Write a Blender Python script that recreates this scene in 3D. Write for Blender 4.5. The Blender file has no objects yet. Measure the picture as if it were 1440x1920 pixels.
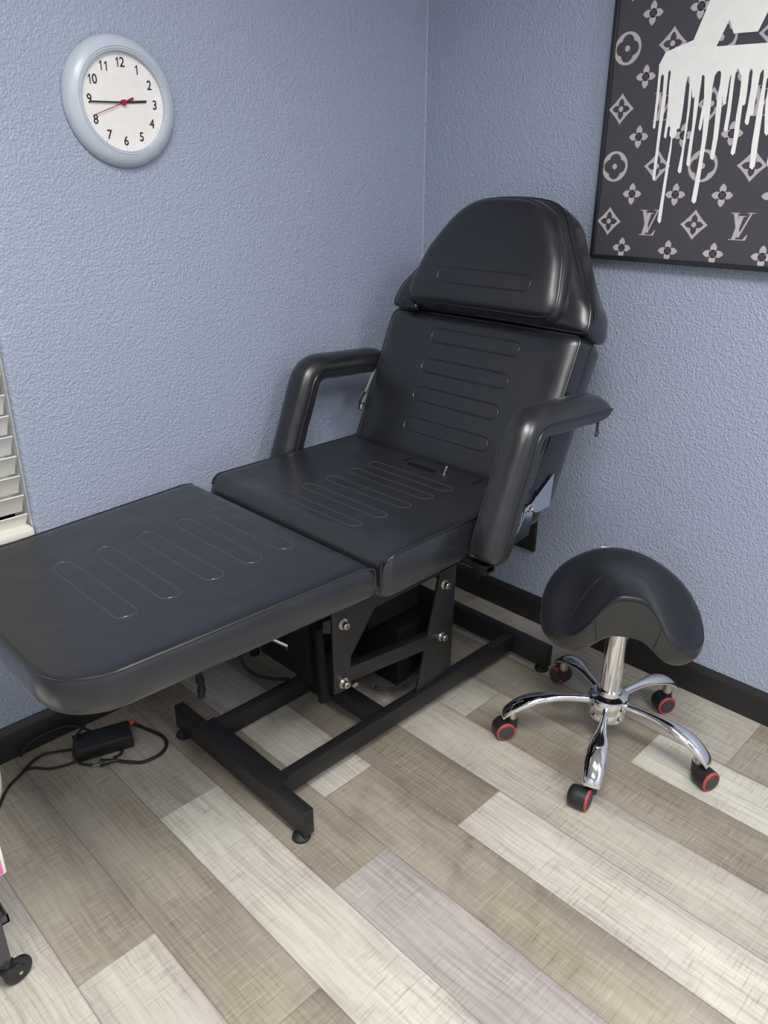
import bpy, bmesh, math, random
from mathutils import Vector, Matrix
from mathutils.geometry import delaunay_2d_cdt
random.seed(7)
PI = math.pi
SC = bpy.context.scene
COL = SC.collection
SC.view_settings.view_transform = 'Standard'
SC.view_settings.look = 'None'
SC.view_settings.exposure = 0.0

# ---------------------------------------------------------------- materials
def srgb(r, g, b):
    f = lambda c: (c/255/12.92) if c/255 <= .04045 else ((c/255+.055)/1.055)**2.4
    return (f(r), f(g), f(b), 1)

class NT:
    """tiny node-tree helper"""
    def __init__(s, name):
        s.m = bpy.data.materials.new(name); s.m.use_nodes = True
        s.t = s.m.node_tree; s.n = s.t.nodes; s.l = s.t.links
        s.b = s.n['Principled BSDF']
    def new(s, typ, **kw):
        n = s.n.new(typ)
        for k, v in kw.items(): setattr(n, k, v)
        return n
    def link(s, a, b): s.l.new(a, b)
    def put(s, sock, v):
        if isinstance(v, bpy.types.NodeSocket): s.l.new(v, sock)
        else: sock.default_value = v
    def math(s, op, a, b=0.0, c=0.0):
        n = s.new('ShaderNodeMath', operation=op)
        s.put(n.inputs[0], a); s.put(n.inputs[1], b); s.put(n.inputs[2], c)
        return n.outputs[0]
    def mix(s, fac, a, b, mode='MIX'):
        n = s.new('ShaderNodeMix', data_type='RGBA', blend_type=mode)
        s.put(n.inputs[0], fac); s.put(n.inputs[6], a); s.put(n.inputs[7], b)
        return n.outputs[2]
    def noise(s, vec, scale, detail=3, rough=.55):
        n = s.new('ShaderNodeTexNoise'); s.put(n.inputs['Vector'], vec)
        n.inputs['Scale'].default_value = scale; n.inputs['Detail'].default_value = detail
        n.inputs['Roughness'].default_value = rough
        return n.outputs['Fac']
    def mapping(s, vec, scale=(1, 1, 1), loc=(0, 0, 0), rot=(0, 0, 0)):
        n = s.new('ShaderNodeMapping'); s.put(n.inputs['Vector'], vec)
        n.inputs['Scale'].default_value = scale; n.inputs['Location'].default_value = loc; n.inputs['Rotation'].default_value = rot
        return n.outputs[0]
    def ramp(s, fac, lo, hi, a=0.0, b=1.0):
        n = s.new('ShaderNodeMapRange'); s.put(n.inputs[0], fac)
        n.inputs[1].default_value = lo; n.inputs[2].default_value = hi
        n.inputs[3].default_value = a; n.inputs[4].default_value = b
        return n.outputs[0]
    def bump(s, h, strength=.5, dist=.01, normal=None):
        n = s.new('ShaderNodeBump'); s.put(n.inputs['Height'], h)
        n.inputs['Strength'].default_value = strength; n.inputs['Distance'].default_value = dist
        if normal: s.put(n.inputs['Normal'], normal)
        return n.outputs[0]
    def obj(s): return s.new('ShaderNodeTexCoord').outputs['Object']

def plain(name, col, rough=.5, metal=0.0, spec=.5, grain=0.0, gscale=300):
    t = NT(name)
    o = t.obj()
    nz = t.noise(o, 35, 3)
    c2 = tuple(x*.86 for x in col[:3]) + (1,)
    t.put(t.b.inputs['Base Color'], t.mix(nz, c2, col))
    t.b.inputs['Roughness'].default_value = rough; t.b.inputs['Metallic'].default_value = metal
    t.b.inputs['Specular IOR Level'].default_value = spec
    if grain: t.put(t.b.inputs['Normal'], t.bump(t.noise(o, gscale, 2), grain, .001))
    return t.m

def leather(name, col=(.0110, .0125, .0170, 1), rough=.30, slots=None, axis=0, L=.12, r=.018, c0=0.0, spec=.62, vis=.22):
    """vinyl: fine grain; slots = centres of stitched stadium seams along `axis` (object space)"""
    t = NT(name); o = t.obj()
    big = t.noise(o, 7, 3)
    t.put(t.b.inputs['Roughness'], t.ramp(big, .3, .7, rough-.05, rough+.06))
    t.b.inputs['Specular IOR Level'].default_value = spec
    gr = t.new('ShaderNodeTexVoronoi'); gr.inputs['Scale'].default_value = 700; t.put(gr.inputs['Vector'], o)
    n = t.bump(gr.outputs['Distance'], .035, .0005)
    soft = t.noise(o, 9, 2)
    n = t.bump(soft, .16, .02, n)
    colr = t.mix(big, tuple(x*.85 for x in col[:3])+(1,), col)
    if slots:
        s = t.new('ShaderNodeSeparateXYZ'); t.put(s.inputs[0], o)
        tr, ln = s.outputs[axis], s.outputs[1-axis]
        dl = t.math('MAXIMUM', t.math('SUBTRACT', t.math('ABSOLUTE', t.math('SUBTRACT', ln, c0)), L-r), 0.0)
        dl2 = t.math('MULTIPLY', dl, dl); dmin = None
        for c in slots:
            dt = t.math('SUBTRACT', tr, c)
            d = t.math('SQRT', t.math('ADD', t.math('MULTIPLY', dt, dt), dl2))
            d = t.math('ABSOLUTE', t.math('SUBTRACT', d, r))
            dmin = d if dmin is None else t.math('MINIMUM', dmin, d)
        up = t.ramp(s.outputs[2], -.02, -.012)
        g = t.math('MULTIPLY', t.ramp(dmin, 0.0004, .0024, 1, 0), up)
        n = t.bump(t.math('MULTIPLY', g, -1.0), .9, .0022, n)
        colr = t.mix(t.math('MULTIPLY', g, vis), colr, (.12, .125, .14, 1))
    t.b.inputs['Sheen Weight'].default_value = .06; t.b.inputs['Sheen Roughness'].default_value = .4; t.b.inputs['Coat Weight'].default_value = .12; t.b.inputs['Coat Roughness'].default_value = .18
    t.put(t.b.inputs['Normal'], n); t.put(t.b.inputs['Base Color'], colr)
    return t.m

def wall_mat(name, c1, c2, strength=.5):
    t = NT(name); o = t.obj()
    big = t.noise(o, 2.2, 3)
    fine = t.noise(o, 210, 2)
    c = t.mix(big, c1, c2)
    c = t.mix(t.ramp(fine, .40, .72, 0, .16), c, tuple(min(1, x*1.45) for x in c1[:3])+(1,))
    t.put(t.b.inputs['Base Color'], c)
    t.b.inputs['Roughness'].default_value = .38
    h1 = t.noise(o, 190, 2, .5); h2 = t.noise(o, 85, 2, .5)
    h = t.math('ADD', t.ramp(h1, .35, .7), t.math('MULTIPLY', t.ramp(h2, .35, .7), .8))
    t.put(t.b.inputs['Normal'], t.bump(h, strength, .004))
    return t.m

def floor_mat():
    t = NT('wood_plank_vinyl')
    g = t.new('ShaderNodeUVMap', uv_map='grain').outputs[0]
    p = t.new('ShaderNodeUVMap', uv_map='plank').outputs[0]
    tone = t.new('ShaderNodeVertexColor', layer_name='tone').outputs[0]
    sp = t.new('ShaderNodeSeparateXYZ'); t.put(sp.inputs[0], p)
    # long grain (planks run along y) with a warp, cathedral rings, cross saw marks
    warp = t.noise(g, 5, 3)
    wv = t.new('ShaderNodeCombineXYZ'); t.put(wv.inputs[0], t.math('MULTIPLY', warp, .014))
    add = t.new('ShaderNodeVectorMath', operation='ADD'); t.put(add.inputs[0], g); t.put(add.inputs[1], wv.outputs[0])
    gw = add.outputs[0]
    grain = t.noise(t.mapping(gw, (90, 5, 1)), 1.0, 4, .65)
    rings = t.new('ShaderNodeTexWave', wave_type='RINGS', rings_direction='SPHERICAL')
    t.put(rings.inputs['Vector'], t.mapping(gw, (9.5, 1.1, 1))); rings.inputs['Scale'].default_value = 3.0
    rings.inputs['Distortion'].default_value = 3.2; rings.inputs['Detail'].default_value = 2; rings.inputs['Detail Scale'].default_value = .7
    mask = t.ramp(t.noise(t.mapping(g, (7, 4, 1), (5, 1, 0)), 1.0, 3), .38, .62, .15, 1)
    mask2 = t.ramp(t.noise(t.mapping(g, (6, 6, 1), (1, 8, 0)), 1.0, 3), .40, .62, .05, 1)
    saw = t.noise(t.mapping(g, (16, 210, 1)), 1.0, 3, .6)
    saw2 = t.noise(t.mapping(g, (230, 20, 1)), 1.0, 2, .6)
    blot = t.noise(t.mapping(g, (9, 3.5, 1)), 1.0, 3, .6)
    blot2 = t.noise(t.mapping(g, (5, 2, 1), (3, 7, 0)), 1.0, 2, .5)
    patch = t.ramp(t.noise(t.mapping(g, (6, 5, 1), (9, 2, 0)), 1.0, 2), .42, .60)
    dark = tuple((.56, .53, .50))+(1,)
    mul = t.mix(t.ramp(grain, .42, .68, 0, .62), (1, 1, 1, 1), dark)
    c = t.mix(1.0, tone, mul, 'MULTIPLY')
    c = t.mix(t.math('MULTIPLY', t.ramp(rings.outputs['Fac'], .68, .97, 0, .34), patch), c, t.mix(1.0, c, (.55, .5, .46, 1), 'MULTIPLY'))
    c = t.mix(t.math('MULTIPLY', t.ramp(saw, .54, .66, 0, .85), mask), c, t.mix(1.0, c, (.62, .58, .54, 1), 'MULTIPLY'))
    c = t.mix(t.math('MULTIPLY', t.ramp(saw2, .56, .70, 0, .55), mask2), c, t.mix(1.0, c, (.60, .56, .52, 1), 'MULTIPLY'))
    c = t.mix(t.ramp(saw, .44, .28, 0, .22), c, (.72, .70, .64, 1))
    c = t.mix(t.ramp(blot, .38, .66, 0, .55), c, t.mix(1.0, c, (.78, .74, .78, 1), 'MULTIPLY'))
    c = t.mix(t.ramp(blot2, .45, .7, 0, .25), c, (.66, .63, .54, 1))
    # edges between planks
    ex = t.math('MINIMUM', sp.outputs[0], t.math('SUBTRACT', 1.0, sp.outputs[0]))
    ed = t.math('MULTIPLY', t.ramp(ex, 0, .30, 1, 0), t.ramp(t.noise(t.mapping(g, (3, 2.5, 1), (2, 5, 0)), 1.0, 3), .42, .62, 0, .8))
    c = t.mix(ed, c, t.mix(1.0, c, (.72, .68, .72, 1), 'MULTIPLY'))
    seam = t.ramp(ex, .004, .014, 1, 0)
    ey = sp.outputs[1]
    seam2 = t.ramp(ey, .0006, .0020, 1, 0)
    sm = t.math('MAXIMUM', seam, seam2)
    c = t.mix(t.math('MULTIPLY', sm, .5), c, (.10, .09, .08, 1))
    t.put(t.b.inputs['Base Color'], c)
    t.put(t.b.inputs['Roughness'], t.ramp(grain, .3, .7, .36, .50))
    h = t.math('SUBTRACT', t.math('MULTIPLY', t.math('ADD', saw, grain), -.3), sm)
    t.put(t.b.inputs['Normal'], t.bump(h, .35, .0015))
    return t.m

M = {}
M['wall'] = wall_mat('blue_grey_orange_peel_paint', srgb(155, 164, 185), srgb(163, 173, 195), .42)
M['wall_back'] = wall_mat('pale_grey_paint', srgb(196, 198, 204), srgb(205, 207, 212), .3)
M['ceiling'] = plain('white_ceiling_paint', srgb(225, 225, 222), .8)
M['floor'] = floor_mat()
M['baseboard'] = plain('black_baseboard_paint', (.018, .017, .017, 1), .42, grain=.15, gscale=120)
M['caulk'] = plain('pale_caulk_bead', srgb(205, 212, 228), .5)
M['vinyl'] = leather('black_vinyl')
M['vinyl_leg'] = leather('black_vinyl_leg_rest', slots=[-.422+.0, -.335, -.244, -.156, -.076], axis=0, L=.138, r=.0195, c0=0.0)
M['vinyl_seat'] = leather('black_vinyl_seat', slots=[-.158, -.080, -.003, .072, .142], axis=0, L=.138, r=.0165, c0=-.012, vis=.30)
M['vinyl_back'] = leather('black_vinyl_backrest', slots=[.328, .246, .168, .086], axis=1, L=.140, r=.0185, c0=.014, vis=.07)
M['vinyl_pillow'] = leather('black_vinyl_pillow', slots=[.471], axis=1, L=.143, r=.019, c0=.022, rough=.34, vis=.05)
M['piping'] = plain('black_vinyl_piping', (.012, .013, .016, 1), .30)
M['arm'] = leather('black_vinyl_armrest', (.0120, .0132, .0165, 1), rough=.33)
M['stool_top'] = leather('matte_black_stool_vinyl', (.010, .0115, .0155, 1), .46, spec=.35)
M['stool_side'] = leather('black_stool_side_vinyl', (.017, .017, .017, 1), .40)
M['black_metal'] = plain('black_powder_coated_steel', (.0135, .0135, .0145, 1), .40, 0, .45, .2, 500)
M['black_plastic'] = plain('black_plastic', (.012, .012, .014, 1), .42)
M['gloss_black'] = plain('glossy_black_plastic', (.010, .010, .012, 1), .12)
M['soft_black'] = plain('flat_black_rubber', (.010, .010, .011, 1), .62)
M['void_black'] = plain('dull_black_housing', (.004, .004, .005, 1), .75, spec=.2)
M['chrome'] = plain('polished_chrome', (.86, .86, .87, 1), .06, 1.0)
M['steel'] = plain('brushed_steel', (.62, .60, .56, 1), .24, 1.0)
M['mirror'] = plain('mirror_steel_plate', (.62, .66, .72, 1), .12, 1.0)
M['red'] = plain('muted_red_ring', srgb(176, 68, 66), .5)
M['orange'] = plain('orange_connector', srgb(196, 70, 50), .4)
M['caster_black'] = plain('caster_black_nylon', (.014, .014, .016, 1), .48)
M['caster_grey'] = plain('caster_face_grey', (.045, .045, .046, 1), .6)
M['white_plastic'] = plain('white_plastic', srgb(240, 240, 236), .35)
M['pink'] = plain('pink_card', srgb(226, 120, 182), .5)
M['cart_metal'] = plain('dark_grey_cart_metal', (.055, .053, .056, 1), .45)
M['grey_cord'] = plain('grey_cord', srgb(120, 124, 128), .5)
M['blind'] = plain('ivory_blind', srgb(240, 238, 230), .5)
M['frame_white'] = plain('white_window_frame', srgb(206, 209, 208), .5)
M['sill'] = plain('grey_gloss_sill', srgb(120, 124, 132), .18)
M['frame_black'] = plain('black_picture_frame', (.016, .018, .024, 1), .32)
M['canvas'] = plain('charcoal_canvas', srgb(72, 71, 80), .55, grain=.1, gscale=900)
M['print_grey'] = plain('warm_grey_print', srgb(194, 187, 192), .55)
M['print_dark'] = plain('charcoal_print', srgb(70, 69, 78), .55)
M['paint_white'] = plain('white_drip_paint', srgb(252, 252, 250), .45)
M['clock_face'] = plain('clock_face_white', srgb(244, 242, 240), .5)
M['clock_rim'] = plain('pale_blue_grey_clock_rim', srgb(196, 205, 218), .28)
M['clock_groove'] = plain('clock_rim_groove', srgb(150, 163, 182), .3)
M['ink'] = plain('black_ink', (.008, .008, .009, 1), .5)
M['clock_red'] = plain('clock_red', srgb(150, 24, 44), .4)
M['tick'] = plain('grey_tick', srgb(190, 188, 188), .5)

def glass_mat():
    t = NT('window_glass'); t.b.inputs['Transmission Weight'].default_value = 1; t.b.inputs['Roughness'].default_value = .02
    t.b.inputs['IOR'].default_value = 1.45
    t.put(t.b.inputs['Base Color'], t.mix(t.noise(t.obj(), 3), (.94, .97, .97, 1), (.98, 1, 1, 1)))
    return t.m
M['glass'] = glass_mat()

# ---------------------------------------------------------------- object helpers
def link(name, bm, mat, parent=None, mw=None, smooth=True, angle=40, mats=None):
    bmesh.ops.remove_doubles(bm, verts=bm.verts, dist=1e-6)
    bmesh.ops.recalc_face_normals(bm, faces=bm.faces)
    me = bpy.data.meshes.new(name); bm.to_mesh(me); bm.free()
    for m in (mats or [mat]): me.materials.append(m)
    if smooth:
        for p in me.polygons: p.use_smooth = True
        try: me.set_sharp_from_angle(angle=math.radians(angle))
        except Exception: pass
    o = bpy.data.objects.new(name, me); COL.objects.link(o)
    if parent is not None:
        o.parent = parent
    if mw is not None: o.matrix_basis = mw
    return o

def thing(name, label, cat, loc=(0, 0, 0), group=None, rotz=0.0):
    o = bpy.data.objects.new(name, None); COL.objects.link(o); o.location = loc; o.rotation_euler = (0, 0, rotz)
    o.empty_display_size = .05
    o['label'] = label; o['category'] = cat
    if group: o['group'] = group
    return o

def tag(o, label, cat, group=None):
    o['label'] = label; o['category'] = cat
    if group: o['group'] = group
    return o

def struct(o):
    o['kind'] = 'structure'; return o

def box(bm, lo, hi, mx=None, bevel=0.0, seg=2):
    x0, y0, z0 = lo; x1, y1, z1 = hi
    vs = [bm.verts.new(Vector(c)) for c in ((x0,y0,z0),(x1,y0,z0),(x1,y1,z0),(x0,y1,z0),(x0,y0,z1),(x1,y0,z1),(x1,y1,z1),(x0,y1,z1))]
    fs = [bm.faces.new([vs[i] for i in q]) for q in ((0,3,2,1),(4,5,6,7),(0,1,5,4),(1,2,6,5),(2,3,7,6),(3,0,4,7))]
    if mx is not None:
        for v in vs: v.co = mx @ v.co
    if bevel > 0:
        es = list({e for f in fs for e in f.edges})
        bmesh.ops.bevel(bm, geom=es, offset=bevel, segments=seg, affect='EDGES', profile=.5)

def prism(bm, pts, axis, a, b, bevel=0.0):
    """extrude a polygon (2d pts in the two other axes, in cyclic order) from a to b along axis"""
    def mk(p, t):
        if axis == 0: return Vector((t, p[0], p[1]))
        if axis == 1: return Vector((p[0], t, p[1]))
        return Vector((p[0], p[1], t))
    A = [bm.verts.new(mk(p, a)) for p in pts]; B = [bm.verts.new(mk(p, b)) for p in pts]
    n = len(pts); fs = [bm.faces.new(A), bm.faces.new(B[::-1])]
    for i in range(n): fs.append(bm.faces.new((A[i], B[i], B[(i+1) % n], A[(i+1) % n])))
    if bevel > 0:
        es = list({e for f in fs for e in f.edges})
        bmesh.ops.bevel(bm, geom=es, offset=bevel, segments=2, affect='EDGES', profile=.5)

def cyl(bm, p0, p1, r, n=20, r1=None, cap=True):
    p0 = Vector(p0); p1 = Vector(p1); d = (p1-p0).normalized()
    a = d.orthogonal().normalized(); b = d.cross(a); r1 = r if r1 is None else r1
    A = [bm.verts.new(p0 + (a*math.cos(2*PI*i/n) + b*math.sin(2*PI*i/n))*r) for i in range(n)]
    B = [bm.verts.new(p1 + (a*math.cos(2*PI*i/n) + b*math.sin(2*PI*i/n))*r1) for i in range(n)]
    for i in range(n): bm.faces.new((A[i], A[(i+1) % n], B[(i+1) % n], B[i]))
    if cap: bm.faces.new(A[::-1]); bm.faces.new(B)

def lathe(bm, prof, p0=(0, 0, 0), d=(0, 0, 1), n=32):
    """prof: list of (r, h) along direction d from p0; r==0 closes with a pole"""
    p0 = Vector(p0); d = Vector(d).normalized(); a = d.orthogonal().normalized(); b = d.cross(a)
    rows = []
    for r, h in prof:
        c = p0 + d*h
        if r <= 1e-7: rows.append([bm.verts.new(c)])
        else: rows.append([bm.verts.new(c + (a*math.cos(2*PI*i/n) + b*math.sin(2*PI*i/n))*r) for i in range(n)])
    for A, B in zip(rows, rows[1:]):
        for i in range(n):
            j = (i+1) % n
            if len(A) == 1 and len(B) == 1: break
            if len(A) == 1: bm.faces.new((A[0], B[j], B[i]))
            elif len(B) == 1: bm.faces.new((A[i], A[j], B[0]))
            else: bm.faces.new((A[i], A[j], B[j], B[i]))
    if len(rows[0]) > 1: bm.faces.new(rows[0][::-1])
    if len(rows[-1]) > 1: bm.faces.new(rows[-1])

def crom(pts, sub=8, closed=False):
    pts = [Vector(p) for p in pts]; n = len(pts); out = []
    rng = n if closed else n-1
    for i in range(rng):
        if closed: p0, p1, p2, p3 = pts[(i-1) % n], pts[i], pts[(i+1) % n], pts[(i+2) % n]
        else: p0, p1, p2, p3 = pts[max(i-1, 0)], pts[i], pts[i+1], pts[min(i+2, n-1)]
        for k in range(sub):
            t = k/sub
            out.append(.5*((2*p1)+(-p0+p2)*t+(2*p0-5*p1+4*p2-p3)*t*t+(-p0+3*p1-3*p2+p3)*t**3))
    if not closed: out.append(pts[-1])
    return out

def tube(bm, path, r, n=8, closed=False, cap=True):
    """round tube along a list of points with parallel-transport frames"""
    P = [Vector(p) for p in path]; m = len(P)
    T = []
    for i in range(m):
        if closed: d = P[(i+1) % m]-P[i-1]
        else: d = P[min(i+1, m-1)]-P[max(i-1, 0)]
        T.append(d.normalized() if d.length > 1e-9 else Vector((0, 0, 1)))
    a = T[0].orthogonal().normalized(); rows = []
    for i in range(m):
        a = (a - T[i]*a.dot(T[i])).normalized(); b = T[i].cross(a)
        rr = r[i] if isinstance(r, (list, tuple)) else r
        rows.append([bm.verts.new(P[i] + (a*math.cos(2*PI*k/n)+b*math.sin(2*PI*k/n))*rr) for k in range(n)])
    for i in range(m if closed else m-1):
        A, B = rows[i], rows[(i+1) % m]
        for k in range(n): bm.faces.new((A[k], A[(k+1) % n], B[(k+1) % n], B[k]))
    if not closed and cap: bm.faces.new(rows[0][::-1]); bm.faces.new(rows[-1])

def rpoly(pts, rad, n=8, dens=.02):
    """closed rounded polygon sampled densely; pts CCW"""
    out = []; N = len(pts)
    for i in range(N):
        p0, p1, p2 = Vector(pts[i-1]), Vector(pts[i]), Vector(pts[(i+1) % N])
        a = (p0-p1).normalized(); b = (p2-p1).normalized(); ang = a.angle(b)
        r = rad[i]; t = r/math.tan(ang/2)
        A = p1+a*t; B = p1+b*t; c = p1+(a+b).normalized()*(r/math.sin(ang/2))
        a0 = math.atan2(A.y-c.y, A.x-c.x); a1 = math.atan2(B.y-c.y, B.x-c.x)
        while a1 < a0: a1 += 2*PI
        if a1-a0 > PI: a1 -= 2*PI
        for k in range(n+1):
            q = a0+(a1-a0)*k/n; out.append(c+Vector((math.cos(q), math.sin(q)))*r)
    res = []
    for i in range(len(out)):
        p, q = out[i], out[(i+1) % len(out)]
        k = max(1, int((q-p).length/dens))
        for j in range(k): res.append(p.lerp(q, j/k))
    return res

def cushion(bm, ol, t, crown, bulge=.006, drop=None, rings=(1, .997, .99, .98, .965, .945, .92, .89, .84, .75, .6, .42, .22), power=4, botin=.96, cen=None, topfn=None, er=0.0, s0=.87):
    """upholstered pad: outline ol (CCW), piping plane at z=0, domed top, bulged sides down to -t"""
    n = len(ol); c = Vector(cen) if cen else sum((Vector(p) for p in ol), Vector((0, 0)))/n
    nrm = []
    for i in range(n):
        d = ol[(i+1) % n]-ol[i-1]; nrm.append(Vector((d.y, -d.x)).normalized())
    def zt(p, s):
        z = crown*(1-s**power)
        if er: q = max(0, (s-s0)/(1-s0)); z += er*math.sqrt(max(0, 1-q**2.2))
        if drop: z -= drop(p.x, p.y)
        if topfn: z += topfn(p.x, p.y)*(1-s**6)
        return z
    rows = []
    for f, bl, ins in ((1, 0, botin), (1, 0, 1), (.9, .55, 1), (.7, .95, 1), (.45, 1, 1), (.2, .75, 1), (.06, .3, 1)):
        row = []
        for i, p in enumerate(ol):
            q = (c+(p-c)*ins)+nrm[i]*bulge*bl
            top = -drop(p.x, p.y) if drop else 0
            row.append(bm.verts.new((q.x, q.y, top*(1-f)-t*f if ins == 1 else -t-.003)))
        rows.append(row)
    for s in rings:
        row = []
        for p in ol:
            q = c+(p-c)*s; row.append(bm.verts.new((q.x, q.y, zt(q, s))))
        rows.append(row)
    for A, B in zip(rows, rows[1:]):
        for i in range(n): bm.faces.new((A[i], A[(i+1) % n], B[(i+1) % n], B[i]))
    bm.faces.new(rows[0][::-1])
    cv = bm.verts.new((c.x, c.y, zt(c, 0)))
    for i in range(n): bm.faces.new((rows[-1][i], rows[-1][(i+1) % n], cv))

def T(x, y, z): return Matrix.Translation((x, y, z))

# ---------------------------------------------------------------- camera
cam = bpy.data.cameras.new('camera'); camo = bpy.data.objects.new('camera', cam); COL.objects.link(camo)
F, YAW, PITCH, ROLL = 1462.82, math.radians(45.195), math.radians(-23.222), math.radians(.162)
CPOS = Vector((-1.8833, -1.7289, 1.3137))
d = Vector((math.cos(PITCH)*math.cos(YAW), math.cos(PITCH)*math.sin(YAW), math.sin(PITCH)))
r = Vector((math.sin(YAW), -math.cos(YAW), 0)); u = r.cross(d)
r2 = math.cos(ROLL)*r+math.sin(ROLL)*u; u2 = -math.sin(ROLL)*r+math.cos(ROLL)*u
camo.matrix_world = Matrix(((r2.x, u2.x, -d.x, CPOS.x), (r2.y, u2.y, -d.y, CPOS.y), (r2.z, u2.z, -d.z, CPOS.z), (0, 0, 0, 1)))
cam.sensor_fit = 'HORIZONTAL'; cam.sensor_width = 36; cam.lens = F/1440*36; cam.clip_start = .02
SC.camera = camo

# ---------------------------------------------------------------- the room
X0, Y0, H = -3.7, -3.5, 2.55
PW = .1524; S0 = -.2359
TAUPE = (.335, .302, .238); TAUPE_D = (.285, .254, .196); WHITE = (.590, .572, .500); LIGHT = (.465, .442, .380)
LILAC = (.400, .378, .356); GREYT = (.360, .335, .282)
def floor():
    bm = bmesh.new(); uvp = bm.loops.layers.uv.new('plank'); uvg = bm.loops.layers.uv.new('grain')
    tl = bm.loops.layers.float_color.new('tone')
    cols = {  # column -> list of (y where the plank starts, going towards -y, tone)
        -1: [(-.30, LIGHT), (-1.249, TAUPE)], 0: [(-.25, TAUPE_D), (-1.08, WHITE)], 1: [(0, LIGHT), (-.684, TAUPE_D)],
        2: [(-.2, LIGHT), (-1.72, TAUPE)], 3: [(0, TAUPE_D), (-.915, WHITE)], 4: [(0, WHITE), (-.646, TAUPE)],
        5: [(0, TAUPE), (-.8485, LILAC)], 6: [(0, GREYT), (-.438, WHITE)], 7: [(0, TAUPE), (-.989, TAUPE_D)],
        8: [(0, TAUPE), (-.686, WHITE)], 9: [(0, WHITE)]}
    rs = random.Random(3)
    for k in range(-1, 24):
        xr = S0-(k)*PW; xl = xr-PW
        if k == -1: xr, xl = 0.0, S0+0.0
        if k == -1: pass
        xr = min(xr, 0.03); xl = max(xl, X0)
        if xr <= X0: break
        lst = cols.get(k)
        if lst is None:
            lst = [(0, rs.choice((TAUPE, WHITE, LIGHT, GREYT)))]
        # complete the column with plausible planks
        ys = [a for a, _ in lst]; tn = [b for _, b in lst]
        if ys[0] < .03: ys[0] = .03 if ys[0] > -.05 else ys[0]
        if ys[0] < 0: ys.insert(0, .03); tn.insert(0, rs.choice((TAUPE, GREYT)))
        while ys[-1] > Y0+1.25:
            ys.append(ys[-1]-1.22); tn.append(rs.choice((TAUPE, WHITE, LILAC, TAUPE_D, LIGHT)))
        ys.append(Y0)
        for i in range(len(tn)):
            ya, yb = ys[i], ys[i+1]; ox, oy = rs.uniform(0, 40), rs.uniform(0, 40)
            f = rs.uniform(.96, 1.04); tone = tuple(c*f for c in tn[i])+(1,)
            vs = [bm.verts.new(c) for c in ((xl, yb, 0), (xr, yb, 0), (xr, ya, 0), (xl, ya, 0))]
            fc = bm.faces.new(vs)
            uu = (0, 1, 1, 0)
            # column -1 is the narrow run beside the wall: keep its far edge off the seam
            for lp, v, a in zip(fc.loops, vs, uu):
                lp[uvp].uv = (a if not (k == -1 and a == 1) else .5, ya-v.co.y)
                lp[uvg].uv = (v.co.x+ox, v.co.y+oy); lp[tl] = tone
    me = bpy.data.meshes.new('floor'); bm.normal_update(); bm.to_mesh(me); bm.free(); me.materials.append(M['floor'])
    o = bpy.data.objects.new('floor', me); COL.objects.link(o); struct(o)
floor()

WX = -1.299; WZ0, WZ1 = .545, 1.95; WL = -2.75       # window opening in wall_left
RD = .11                                             # its depth
def wall_left():
    bm = bmesh.new()
    # thick wall with a rounded reveal on the window edge
    th = .16
    def slab(x0, x1, z0, z1): box(bm, (x0, 0, z0), (x1, th, z1))
    slab(WX+.012, .16, 0, H); slab(X0, WL, 0, H); slab(WL, WX+.012, 0, WZ0); slab(WL, WX+.012, WZ1, H)
    # bullnose on the right edge of the opening
    pts = [(WX+.012, 0)]+[(WX+.012-.012*math.sin(a), .012-.012*math.cos(a)) for a in [PI/2*i/6 for i in range(1, 7)]]+[(WX, th), (WX+.012, th)]
    prism(bm, pts, 2, WZ0, WZ1)
    return struct(link('wall_left', bm, M['wall'], angle=50))
wall_left()
bm = bmesh.new(); box(bm, (0, Y0, 0), (.16, 0, H)); struct(link('wall_right', bm, M['wall'], smooth=False))
bm = bmesh.new(); box(bm, (X0-.1, Y0, 0), (X0, .16, H)); struct(link('wall_back', bm, M['wall_back'], smooth=False))
bm = bmesh.new(); box(bm, (X0-.1, Y0-.1, 0), (.16, Y0, H)); struct(link('wall_front', bm, M['wall_back'], smooth=False))
bm = bmesh.new(); box(bm, (X0, Y0, H), (.16, .16, H+.1)); struct(link('ceiling', bm, M['ceiling'], smooth=False))
prof = [(0, 0), (.012, 0), (.012, .070), (.0105, .076), (.0055, .084), (.003, .0895), (0, .090)]
bm = bmesh.new(); prism(bm, [(-a, b) for a, b in prof][::-1], 0, X0, 0.0); struct(link('baseboard_left', bm, M['baseboard'], angle=25))
bm = bmesh.new(); prism(bm, [(-a, b) for a, b in prof], 1, Y0, -.003); struct(link('baseboard_right', bm, M['baseboard'], angle=25))
bm = bmesh.new()
rs = random.Random(5); z = .092
while z < H-.02:
    h = rs.uniform(.012, .06); w = rs.uniform(.0010, .0020)
    box(bm, (-w, -w, z), (0, 0, min(z+h, H))); z += h+rs.choice((0, 0, .001, .004))
struct(link('trim_1', bm, M['caulk'], smooth=False))

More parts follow.
